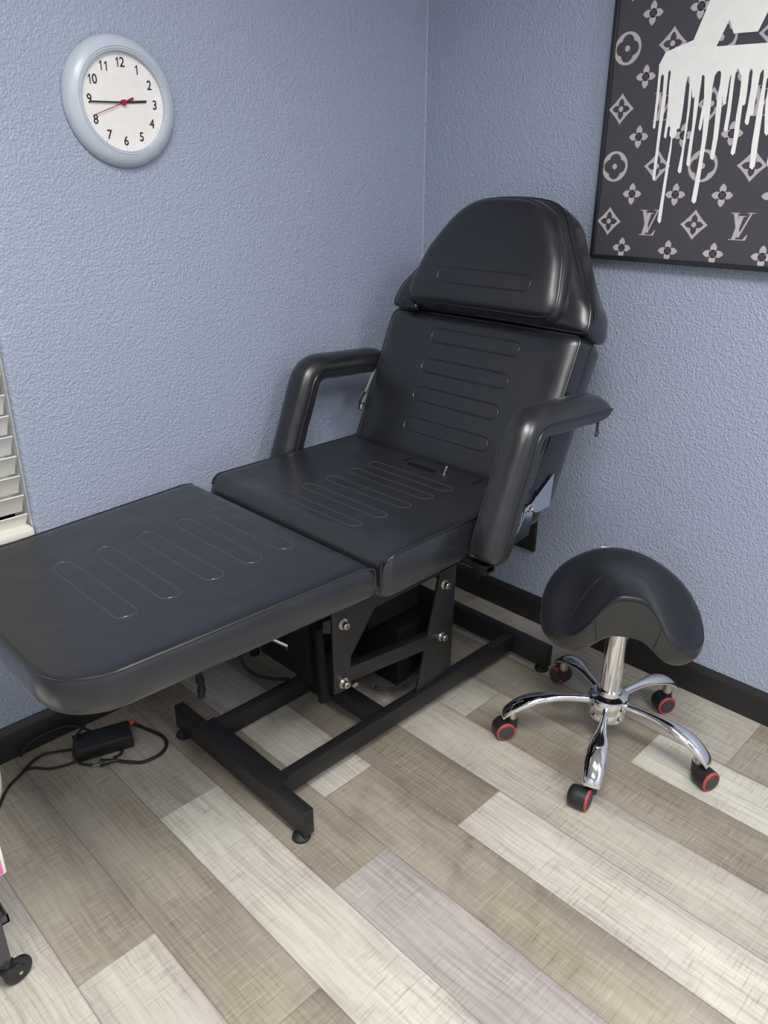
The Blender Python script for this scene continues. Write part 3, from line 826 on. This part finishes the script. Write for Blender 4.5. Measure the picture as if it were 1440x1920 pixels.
for sg in (-1, 1):
    bm = bmesh.new(); P = []
    p = min(ol, key=lambda q: (q.x-sg*.070)**2+(0 if q.y > 0 else 9))
    for k in range(9):
        f = k/8*.92; zt = seat_top(p.x, p.y)-EDGE; sc = 1.0145-.03*max(0, f-.36)-.07*max(0, f-.7)
        q = p*sc; P.append(pw(q.x-sg*.010*f, q.y, zt+(und(p)-zt)*f))
    tube(bm, P, .0011, 6); link('panel_seam', bm, M['stool_top'], seat_o)
bm = bmesh.new(); p = Vector((-.028, -.184)); mx = Matrix.Translation(pw(p.x, p.y-.006, seat_top(p.x, p.y)-.026)) @ Matrix.Rotation(SF-PI/2, 4, 'Z')
box(bm, (-.016, -.004, -.012), (.016, .001, .0105), mx); link('rear_tag', bm, M['white_plastic'], seat_o)['label'] = 'small pale tag at the rear edge'

# ---------------------------------------------------------------- wall clock
CX, CZ = -.966, 1.458
ck = thing('wall_clock', 'round white wall clock with a pale blue-grey rim showing quarter to three', 'clock', (CX, 0, CZ))
ck.rotation_euler = (0, math.radians(1.7), 0)
def lathe_y(name, prof, mat, parent=ck, n=72, off=(0, 0), **k):
    bm = bmesh.new(); lathe(bm, prof, (off[0], 0, off[1]), (0, -1, 0), n); return link(name, bm, mat, parent, None, **k)
lathe_y('rim', [(.092, .001), (.124, .001), (.1268, .004), (.1265, .008), (.1225, .017), (.116, .0235), (.108, .0275), (.1035, .029), (.1025, .027), (.1012, .027), (.1003, .0292), (.0988, .0292), (.098, .027), (.0965, .027), (.0957, .0285), (.0945, .0275), (.0938, .016), (.092, .014)], M['clock_rim'], angle=35)
fc = lathe_y('face', [(0, .0), (.0942, .0), (.0942, .0165), (0, .0165)], M['clock_face'], angle=30)
def text_mesh(body, size, sx, x, z, y, mat, parent, name):
    cu = bpy.data.curves.new(name, 'FONT'); cu.body = body; cu.size = size; cu.align_x = 'CENTER'; cu.align_y = 'CENTER'; cu.extrude = .0002; cu.bevel_depth = .00030; cu.bevel_resolution = 0; cu.resolution_u = 6
    tmp = bpy.data.objects.new(name, cu); COL.objects.link(tmp); bpy.context.view_layer.update()
    me = bpy.data.meshes.new_from_object(tmp.evaluated_get(bpy.context.evaluated_depsgraph_get()))
    COL.objects.unlink(tmp); bpy.data.objects.remove(tmp)
    me.transform(Matrix(((sx, 0, 0, x), (0, 0, -1, y), (0, 1, 0, z), (0, 0, 0, 1))))
    me.name = name; me.materials.append(mat)
    o = bpy.data.objects.new(name, me); COL.objects.link(o); o.parent = parent
    return o
for h in range(1, 13):
    a = PI/2-h*PI/6; nx, nz = .0745*math.cos(a), .0745*math.sin(a); txt = str(h); hh = .0180; adv = .0112
    # upright numerals; every 1 has a flag and no foot
    ncol = len(txt); bmn = bmesh.new()
    for ci, chh in enumerate(txt):
        cx = nx+(ci-(ncol-1)/2)*adv
        if chh == '1':
            w = .0011
            prism(bmn, [(cx+.0014-w, nz-hh/2), (cx+.0014+w, nz-hh/2), (cx+.0014+w, nz+hh/2), (cx+.0014-w*.6, nz+hh/2), (cx-.0028, nz+hh/2-.0046), (cx-.0028, nz+hh/2-.0068), (cx+.0014-w, nz+hh/2-.0040)], 1, -.0167, -.0171)
        else:
            g = text_mesh(chh, .0255, .90, cx, nz, -.0169, M['ink'], None, 'glyph'); bmn.from_mesh(g.data)
            me_ = g.data; bpy.data.objects.remove(g); bpy.data.meshes.remove(me_)
    link('numeral', bmn, M['ink'], fc, None, smooth=False)
bm = bmesh.new()
for i in range(60):
    a = 2*PI*i/60
    cyl(bm, (.0885*math.cos(a), -.0164, .0885*math.sin(a)), (.0885*math.cos(a), -.0168, .0885*math.sin(a)), .0012 if i % 5 == 0 else .0007, 8)
link('minute_dots', bm, M['tick'], fc, smooth=False)
def hand(name, deg, l0, l1, w, y, mat, w2=None):
    bm = bmesh.new(); a = math.radians(90-deg); dx, dz = math.cos(a), math.sin(a); w2 = w if w2 is None else w2
    pts = [(-dx*l0-dz*w, -dz*l0+dx*w), (-dx*l0+dz*w, -dz*l0-dx*w), (dx*l1+dz*w2, dz*l1-dx*w2), (dx*l1-dz*w2, dz*l1+dx*w2)]
    prism(bm, pts, 1, -y, -y-.0008); return link(name, bm, mat, ck, None, smooth=False)
hand('hour_hand', 83.5, .0, .054, .0021, .0190, M['ink'])
hand('minute_hand', 266.5, .0, .0745, .0015, .0203, M['ink'])
sh = hand('second_hand', 247.0, .0, .0785, .0008, .0216, M['clock_red'], .0006)
bm = bmesh.new(); a = math.radians(90-67)
pts = []
for l, w in ((0, .0016), (.013, .0016), (.014, .0022), (.0245, .0022)): pts.append((math.cos(a)*l-math.sin(a)*w, math.sin(a)*l+math.cos(a)*w))
for l, w in ((.0245, .0022), (.014, .0022), (.013, .0016), (0, .0016)): pts.append((math.cos(a)*l+math.sin(a)*w, math.sin(a)*l-math.cos(a)*w))
prism(bm, pts, 1, -.0216, -.0224); cyl(bm, (0, -.0165, 0), (0, -.0242, 0), .0055, 24); link('counterweight', bm, M['clock_red'], sh, angle=30)

# ---------------------------------------------------------------- framed picture on the right wall
PY0, PZ0, PY1, PZ1, PD = -.608, 1.124, -1.428, 1.944, .030
pic = thing('framed_picture', 'large black-framed charcoal picture with grey monogram print and white paint drips', 'picture', (0, (PY0+PY1)/2, PZ0))
RP = rel(pic); FW = .011
bm = bmesh.new(); rows = []
for yy, zz_ in ((PY0, PZ0), (PY1, PZ0), (PY1, PZ1), (PY0, PZ1)):
    sy = -1 if yy == PY0 else 1; sz = 1 if zz_ == PZ0 else -1
    rows.append([bm.verts.new((-x, yy+sy*o, zz_+sz*o)) for o, x in ((0, 0), (0, PD-.001), (.001, PD), (FW-.001, PD), (FW, PD-.001), (FW, .0))])
for i in range(4):
    A, B = rows[i], rows[(i+1) % 4]
    for k in range(6): bm.faces.new((A[k], B[k], B[(k+1) % 6], A[(k+1) % 6]))
link('frame', bm, M['frame_black'], pic, RP, angle=30)
XP = -.0245
def inside(y, z): return PY1+FW < y < PY0-FW and PZ0+FW < z < PZ1-FW
YMX, YMN, ZMN, ZMX = PY0-FW-.0005, PY1+FW+.0005, PZ0+FW+.0005, PZ1-FW-.0005
def clip(pts):
    def cut(ps, ax, v, keep_less):
        out = []
        for i in range(len(ps)):
            a, b = ps[i-1], ps[i]; ia = (a[ax] <= v) == keep_less or a[ax] == v; ib = (b[ax] <= v) == keep_less or b[ax] == v
            if ia != ib:
                t = (v-a[ax])/(b[ax]-a[ax]); out.append(tuple(a[k]+(b[k]-a[k])*t for k in (0, 1)))
            if ib: out.append(b)
        return out
    for ax, v, kl in ((0, YMX, True), (0, YMN, False), (1, ZMN, False), (1, ZMX, True)):
        pts = cut(pts, ax, v, kl)
        if len(pts) < 3: return []
    return pts
cbm = bmesh.new(); box(cbm, (-.024, PY1+FW*.6, PZ0+FW*.6), (-.004, PY0-FW*.6, PZ1-FW*.6))
def poly(mi, pts, x=XP):
    """printed patch on the canvas in ink number mi"""
    pts = clip([tuple(p) for p in pts])
    if len(pts) < 3: return
    cbm.faces.new([cbm.verts.new((x, p[0], p[1])) for p in pts]).material_index = mi
def ring_poly(bm, outer, inner, x=XP):
    """outer/inner with the same count"""
    n = len(outer)
    for i in range(n): poly(bm, [outer[i], outer[(i+1) % n], inner[(i+1) % n], inner[i]], x)
def circ(c, r, n=24, ph=0): return [(c[0]+r*math.cos(2*PI*i/n+ph), c[1]+r*math.sin(2*PI*i/n+ph)) for i in range(n)]
def petalR(th, big, small, k): return small+(big-small)*abs(math.cos(2*th))**k
gl, dk = 1, 2
def flower(c, R=.0245):
    for q in range(4):
        a0 = q*PI/2; pts = []
        for i in range(13):
            t = i/12; l = R*(.22+.78*t); w = .0078*math.sin(PI*(.18+.82*t))**.8
            pts.append((l, w))
        P = pts+[(l, -w) for l, w in pts[::-1]]
        poly(gl, [(c[0]+l*math.cos(a0)-w*math.sin(a0), c[1]+l*math.sin(a0)+w*math.cos(a0)) for l, w in P])
    poly(gl, circ(c, .0090), XP); poly(dk, circ(c, .0068), XP-.0003)
def inner_flower(c, R, w0=.0072):
    for q in range(4):
        a0 = q*PI/2; pts = [(R*(.1+.9*i/12), w0*math.sin(PI*(.15+.85*i/12))**.75) for i in range(13)]
        P = pts+[(l, -w) for l, w in pts[::-1]]
        poly(dk, [(c[0]+l*math.cos(a0)-w*math.sin(a0), c[1]+l*math.sin(a0)+w*math.cos(a0)) for l, w in P], XP-.0003)
    poly(gl, circ(c, .0058), XP-.0006)
def diamond(c, R=.033):
    pts = []
    for q in range(4):
        a = Vector((math.cos(q*PI/2), math.sin(q*PI/2)))*R; b = Vector((math.cos((q+1)*PI/2), math.sin((q+1)*PI/2)))*R
        m = (a+b)*.5*.86
        for i in range(8):
            t = i/8; p = a*(1-t)**2+m*2*t*(1-t)+b*t*t; pts.append((c[0]+p.x, c[1]+p.y))
    # fan so that the concave outline triangulates cleanly
    for i in range(len(pts)): poly(gl, [c, pts[i], pts[(i+1) % len(pts)]])
    inner_flower(c, .0225)
def circle(c, R=.034):
    poly(gl, circ(c, R, 40))
    for q in range(4):
        a = q*PI/2; poly(dk, circ((c[0]+.0135*math.cos(a), c[1]+.0135*math.sin(a)), .0148, 28), XP-.0003-.00002*q)
    poly(dk, circ(c, .016, 20), XP-.0004)
    poly(gl, circ(c, .0062), XP-.0007)
def monogram(c):
    S = .057/212
    def P(x, y):
        uu = (x-1250)+.10*(y-262); vv = (y-262)-.06*(x-1250)
        return (c[0]-uu*S*1.02, c[1]-vv*S)
    for pl in ([(1160,150),(1230,154),(1230,160),(1160,156)], [(1180,154),(1214,157),(1240,335),(1216,345)], [(1216,345),(1232,345),(1330,163),(1316,160)], [(1290,154),(1354,159),(1353,165),(1290,160)],
               [(1203,176),(1283,181),(1283,187),(1203,182)], [(1228,180),(1262,184),(1204,362),(1172,360)], [(1148,356),(1286,363),(1285,370),(1146,362)], [(1262,364),(1286,366),(1302,325),(1296,323)]):
        poly(gl, [P(*q) for q in pl], XP-.0001*random.random())
for rI in range(13):
    z = 1.154+.0622*rI
    if rI % 2 == 0:
        for k in range(8): flower((-.7045-.1105*k+(.011 if rI == 0 and k == 0 else 0), z))
    else:
        for k in range(8):
            c = (-.6505-.110*k, z-.0015)
            if rI % 4 == 1: (diamond if k % 2 == 0 else monogram)(c)
            else: (circle if k % 2 == 0 else diamond)(c)
cv = link('canvas', cbm, None, pic, RP, smooth=False, mats=[M['canvas'], M['print_grey'], M['print_dark']])
# the white shape with its drips, left half traced, right half (outside the picture) mirrored
DR = [(-0.8333,1.6596),(-0.8086,1.5894),(-0.7472,1.5723),(-0.7347,1.5485),(-0.7357,1.5366),(-0.7376,1.4856),(-0.7383,1.4210),(-0.7415,1.4175),(-0.7443,1.4208),(-0.7442,1.4852),(-0.7427,1.5242),(-0.7456,1.5288),(-0.7498,1.5252),(-0.7523,1.4847),(-0.7526,1.4298),(-0.7529,1.3735),(-0.7533,1.3126),(-0.7567,1.3074),(-0.7602,1.3100),(-0.7599,1.3671),(-0.7604,1.4171),(-0.7617,1.4661),(-0.7595,1.5319),(-0.7624,1.5364),(-0.7653,1.5314),(-0.7650,1.5078),(-0.7683,1.4657),(-0.7696,1.4383),(-0.7684,1.4014),(-0.7724,1.3966),(-0.7751,1.4006),(-0.7754,1.4197),(-0.7781,1.4233),(-0.7813,1.4195),(-0.7815,1.4041),(-0.7868,1.3978),(-0.7860,1.3729),(-0.7841,1.3446),(-0.7828,1.3095),(-0.7815,1.2640),(-0.7796,1.2208),(-0.7853,1.2140),(-0.7892,1.2185),(-0.7895,1.2772),(-0.7905,1.3287),(-0.7912,1.3760),(-0.7900,1.3961),(-0.7957,1.3991),(-0.7983,1.4051),(-0.7978,1.4152),(-0.8039,1.4172),(-0.8055,1.4338),(-0.8057,1.4638),(-0.8051,1.5022),(-0.8066,1.5182),(-0.8098,1.5200),(-0.8131,1.5105),(-0.8142,1.4929),(-0.8165,1.4573),(-0.8173,1.4091),(-0.8164,1.3661),(-0.8133,1.3286),(-0.8185,1.3232),(-0.8226,1.3270),(-0.8220,1.3753),(-0.8220,1.4150),(-0.8221,1.4659),(-0.8197,1.4981),(-0.8233,1.4791),(-0.8267,1.4757),(-0.8289,1.4797),(-0.8330,1.4207),(-0.8319,1.3843),(-0.8320,1.3426),(-0.8367,1.3376),(-0.8401,1.3410),(-0.8395,1.4024),(-0.8402,1.4413),(-0.8396,1.4866),(-0.8397,1.5070),(-0.8392,1.5191),(-0.8417,1.5207),(-0.8453,1.5177),(-0.8494,1.4879),(-0.8520,1.4691),(-0.8496,1.4503),(-0.8483,1.4161),(-0.8525,1.4098),(-0.8552,1.4149),(-0.8568,1.4406),(-0.8605,1.3927),(-0.8602,1.3409),(-0.8586,1.3035),(-0.8567,1.2655),(-0.8630,1.2596),(-0.8680,1.2641),(-0.8692,1.2973),(-0.8698,1.3561),(-0.8707,1.4014),(-0.8694,1.4494),(-0.8668,1.4960),(-0.8683,1.5179),(-0.8734,1.5251),(-0.8785,1.5256),(-0.8815,1.5205),(-0.8826,1.5023),(-0.8807,1.4767),(-0.8835,1.4300),(-0.8854,1.3950),(-0.8851,1.3771),(-0.8853,1.3559),(-0.8902,1.3510),(-0.8943,1.3552),(-0.8962,1.3947),(-0.8942,1.4482),(-0.8916,1.4789),(-0.8952,1.4630),(-0.8987,1.4587),(-0.9013,1.4617),(-0.9017,1.4828),(-0.9021,1.5136),(-0.9031,1.5162),(-0.9045,1.5116),(-0.9056,1.4844),(-0.9069,1.4476),(-0.9062,1.4103),(-0.9110,1.4067),(-0.9151,1.4100),(-0.9154,1.4472),(-0.9128,1.5020),(-0.9131,1.5208),(-0.9163,1.5277),(-0.9202,1.5212),(-0.9263,1.5118),(-0.9279,1.4974),(-0.9292,1.4739),(-0.9286,1.4374),(-0.9309,1.3908),(-0.9295,1.3643),(-0.9349,1.3594),(-0.9393,1.3641),(-0.9404,1.4051),(-0.9385,1.4561),(-0.9426,1.4565),(-0.9443,1.4604),(-0.9439,1.4820),(-0.9420,1.5142),(-0.9425,1.5244),(-0.9454,1.5249),(-0.9485,1.5190),(-0.9504,1.4906),(-0.9503,1.4582),(-0.9492,1.4236),(-0.9543,1.4179),(-0.9583,1.4205),(-0.9585,1.4360),(-0.9643,1.4376),(-0.9645,1.4629),(-0.9645,1.4897),(-0.9652,1.5143),(-0.9686,1.5201),(-0.9710,1.5205),(-0.9731,1.5067),(-0.9735,1.4891),(-0.9720,1.4445),(-0.9723,1.3810),(-0.9757,1.3356),(-0.9823,1.3308),(-0.9869,1.3370),(-0.9849,1.3980),(-0.9833,1.4529),(-0.9804,1.4939),(-0.9811,1.5052),(-0.9837,1.5042),(-0.9856,1.4971)]
ym = -1.035
DR += [(-.9870, 1.45), (-.9945, 1.402), (-.9998, 1.3961), (-1.005, 1.402), (-1.006, 1.47), (-1.0085, 1.49), (-1.0105, 1.45), (-1.011, 1.345), (-1.0161, 1.3324), (-1.021, 1.345), (-1.022, 1.46), (-1.027, 1.50), (-1.031, 1.47), (ym, 1.465),
       (ym, 1.567), (-.862, 1.5724), (-.8821, 1.6189), (-.8953, 1.5927), (-.946, 1.5912), (-.9608, 1.627), (-1.0, 1.72), (-1.0, 1.80), (-.885, 1.80)]
wt = bmesh.new()
for pts in (DR, [(2*ym-p[0], p[1]) for p in DR][::-1]):
    vo, _, fo, _, _, _ = delaunay_2d_cdt([Vector(p) for p in pts], [], [list(range(len(pts)))], 1, 1e-6)
    vv = [wt.verts.new((XP-.0011, p[0], p[1])) for p in vo]
    for f in fo: wt.faces.new([vv[i] for i in f])
link('white_drips', wt, M['paint_white'], cv, None, smooth=False)
# ---------------------------------------------------------------- power adapter and its cables
ad = thing('power_adapter', 'black power adapter brick with tangled cords under the foot end of the chair', 'power adapter', (-1.285, -.135, 0))
RA = rel(ad)
bm = bmesh.new()
mx = T(-1.278, -.128, 0) @ Matrix.Rotation(math.radians(-18), 4, 'Z')
box(bm, (-.068, -.034, .001), (.068, .034, .038), mx, bevel=.004); br = link('brick', bm, M['black_plastic'], ad, RA, angle=30)
def cord(name, pts, r=.0032, mat='soft_black', par=ad, R=RA):
    bm = bmesh.new(); tube(bm, crom(pts, 8), r, 8); return link(name, bm, M[mat], par, R)
cord('cord', [(-1.441, -.020, .004), (-1.436, -.024, .020), (-1.411, -.025, .035), (-1.357, -.03, .042), (-1.323, -.04, .040), (-1.30, -.06, .034), (-1.285, -.09, .030)])
cord('cord', [(-1.60, -.24, .004), (-1.539, -.149, .004), (-1.505, -.107, .004), (-1.469, -.085, .004), (-1.433, -.062, .005), (-1.399, -.055, .006), (-1.36, -.075, .006), (-1.335, -.100, .012)])
cord('cord', [(-1.455, -.075, .004), (-1.435, -.085, .005), (-1.412, -.110, .004), (-1.386, -.125, .004), (-1.352, -.134, .005), (-1.33, -.13, .010)])
cord('cord', [(-1.280, -.06, .046), (-1.300, -.075, .046), (-1.330, -.095, .042), (-1.349, -.115, .022), (-1.352, -.135, .006), (-1.340, -.162, .004), (-1.313, -.186, .005), (-1.296, -.195, .008)])
cord('cord', [(-1.281, -.208, .008), (-1.26, -.229, .005), (-1.236, -.250, .004), (-1.194, -.253, .004), (-1.164, -.233, .004), (-1.155, -.199, .004), (-1.167, -.153, .005), (-1.185, -.110, .010), (-1.205, -.10, .02)], .0042)
cord('cord', [(-1.283, -.190, .008), (-1.263, -.186, .006), (-1.250, -.172, .008)])
bm = bmesh.new(); pa = Vector((-1.306, -.192, .010)); pdv = Vector((.030, -.016, 0)).normalized()
tube(bm, [pa-pdv*.012, pa-pdv*.004, pa-pdv*.0035, pa+pdv*.006, pa+pdv*.012, pa+pdv*.028], [.0095, .0100, .0085, .0075, .0055, .0045], 14)
pg = link('plug', bm, M['black_plastic'], ad, RA, angle=40)
bm = bmesh.new()
mx = Matrix.Translation(pa-pdv*.020) @ Matrix.Rotation(math.atan2(pdv.y, pdv.x), 4, 'Z')
box(bm, (-.009, -.006, -.003), (.009, -.0045, .003), mx); box(bm, (-.009, .0045, -.003), (.009, .006, .003), mx); link('prongs', bm, M['steel'], pg, None, smooth=False)
bm = bmesh.new(); lathe(bm, [(0, 0), (.006, 0), (.0068, .002), (.0068, .012), (.004, .015), (0, .015)], (-1.196, -.105, .012), (.9, .1, .25), 18)
link('orange_connector', bm, M['orange'], ad, RA, angle=40)

# ---------------------------------------------------------------- rolling cart at the left edge (only its corner shows)
ct = thing('rolling_cart', 'dark metal rolling cart at the left edge, one black swivel caster in front', 'cart', (-1.92, -.45, 0))
RC = rel(ct)
LX, LY = -1.690, -.606
for x, y, rot in ((LX, LY, 10), (-2.14, LY, 10), (LX, -.30, 60), (-2.14, -.30, 100)):
    bm = bmesh.new(); box(bm, (x-.0095, y-.0095, .070), (x+.0095, y+.0095, .3585), bevel=.002); link('leg', bm, M['cart_metal'], ct, RC, angle=30)
    fw = Vector((math.cos(math.radians(rot)), math.sin(math.radians(rot)), 0)); a3 = Vector((fw.y, -fw.x, 0))
    c = Vector((x, y, .0265))+fw*.017
    bm = bmesh.new(); lathe(bm, [(0, -.008), (.013, -.008), (.014, -.006), (.0215, -.006), (.0255, -.0035), (.0265, 0), (.0255, .0035), (.0215, .006), (.014, .006), (.013, .008), (0, .008)], c, a3, 36)
    w = link('caster', bm, M['caster_black'], ct, RC, angle=40)
    bm = bmesh.new()
    for sg in (-1, 1):
        q = c+a3*sg*.0098; up = Vector((0, 0, 1))
        pts = [q+fw*.004-up*.006, q+fw*.008+up*.004, q+fw*.000+up*.024, q-fw*.026+up*.026, q-fw*.027+up*.018, q-fw*.004-up*.006]
        A = [bm.verts.new(p-a3*.001) for p in pts]; B = [bm.verts.new(p+a3*.001) for p in pts]
        bm.faces.new(A); bm.faces.new(B[::-1])
        for i in range(6): bm.faces.new((A[i], B[i], B[(i+1) % 6], A[(i+1) % 6]))
    cyl(bm, (x, y, .048), (x, y, .074), .010, 18); box(bm, (x-.013, y-.013, .048), (x+.013, y+.013, .0525), bevel=.001)
    link('fork', bm, M['black_metal'], w, None, angle=30)
    bm = bmesh.new(); lathe(bm, [(0, -.0122), (.002, -.0122), (.0036, -.0112), (.0036, .0112), (.002, .0122), (0, .0122)], c, a3, 14); link('axle', bm, M['steel'], w, None)
x0, x1, y0, y1 = -2.16, -1.668, -.613, -.29
for z in (.150, .356):
    bm = bmesh.new(); box(bm, (x0, y0, z), (x1, y1, z+.005), bevel=.001)
    for a, b in (((x0, y0), (x1, y0+.003)), ((x0, y1-.003), (x1, y1)), ((x0, y0), (x0+.003, y1)), ((x1-.003, y0), (x1, y1))): box(bm, (a[0], a[1], z), (b[0], b[1], z+(.016 if z < .3 else .0052)))
    link('shelf', bm, M['cart_metal'], ct, RC, smooth=False)
bm = bmesh.new(); box(bm, (-2.12, -.610, .248), (-1.653, -.32, .345), bevel=.003); dw = link('carton', bm, M['white_plastic'], ct, RC, angle=30)  # pink-fronted carton between the shelves, grouped as a cart part
dw['label'] = 'white drawer with a pink front panel'
bm = bmesh.new(); box(bm, (-2.112, -.6125, .2535), (-1.6590, -.6095, .339), bevel=.001); link('front_panel', bm, M['pink'], dw, None, angle=30)
wb = thing('white_bin', 'rounded white plastic container standing on the cart at the left edge', 'container', (-1.7140, -.538, .3612))
bm = bmesh.new(); lathe(bm, [(0, 0), (.070, 0), (.090, .006), (.098, .025), (.100, .045), (.098, .075), (.090, .105), (.082, .112), (.078, .105), (.088, .070), (.088, .020), (0, .012)], (0, 0, 0), (0, 0, 1), 56); link('container', bm, M['white_plastic'], wb, None, angle=40)

# ---------------------------------------------------------------- light
def area(name, loc, sx, sy, power, rot=(0, 0, 0), col=(1, 1, 1)):
    l = bpy.data.lights.new(name, 'AREA'); l.shape = 'RECTANGLE'; l.size = sx; l.size_y = sy; l.energy = power; l.color = col
    o = bpy.data.objects.new(name, l); COL.objects.link(o); o.location = loc; o.rotation_euler = rot
    return o
for lx, ly, pw_, sp_ in ((-1.62, -1.70, 45, 150), (-1.05, -3.1, 44, 165), (-2.95, -2.30, 27, 160)):
    area('ceiling_panel_light', (lx, ly, H-.02), .60, 1.20, pw_, col=(1, .985, .955)).data.spread = math.radians(sp_)
w = bpy.data.worlds.new('daylight'); SC.world = w; w.use_nodes = True
bg = w.node_tree.nodes['Background']; sky = w.node_tree.nodes.new('ShaderNodeTexSky')
sky.sky_type = 'HOSEK_WILKIE'; sky.turbidity = 7; sky.sun_direction = (.3, -.6, .7); sky.ground_albedo = .6
tc = w.node_tree.nodes.new('ShaderNodeTexCoord'); sx_ = w.node_tree.nodes.new('ShaderNodeSeparateXYZ'); mr = w.node_tree.nodes.new('ShaderNodeMapRange'); mxn = w.node_tree.nodes.new('ShaderNodeMix')
mxn.data_type = 'RGBA'; mr.inputs[1].default_value = -.02; mr.inputs[2].default_value = .05
wl = w.node_tree.links
wl.new(tc.outputs['Generated'], sx_.inputs[0]); wl.new(sx_.outputs[2], mr.inputs[0]); wl.new(mr.outputs[0], mxn.inputs[0])
mxn.inputs[6].default_value = (.62, .62, .58, 1); wl.new(sky.outputs[0], mxn.inputs[7]); wl.new(mxn.outputs[2], bg.inputs[0]); bg.inputs[1].default_value = .9
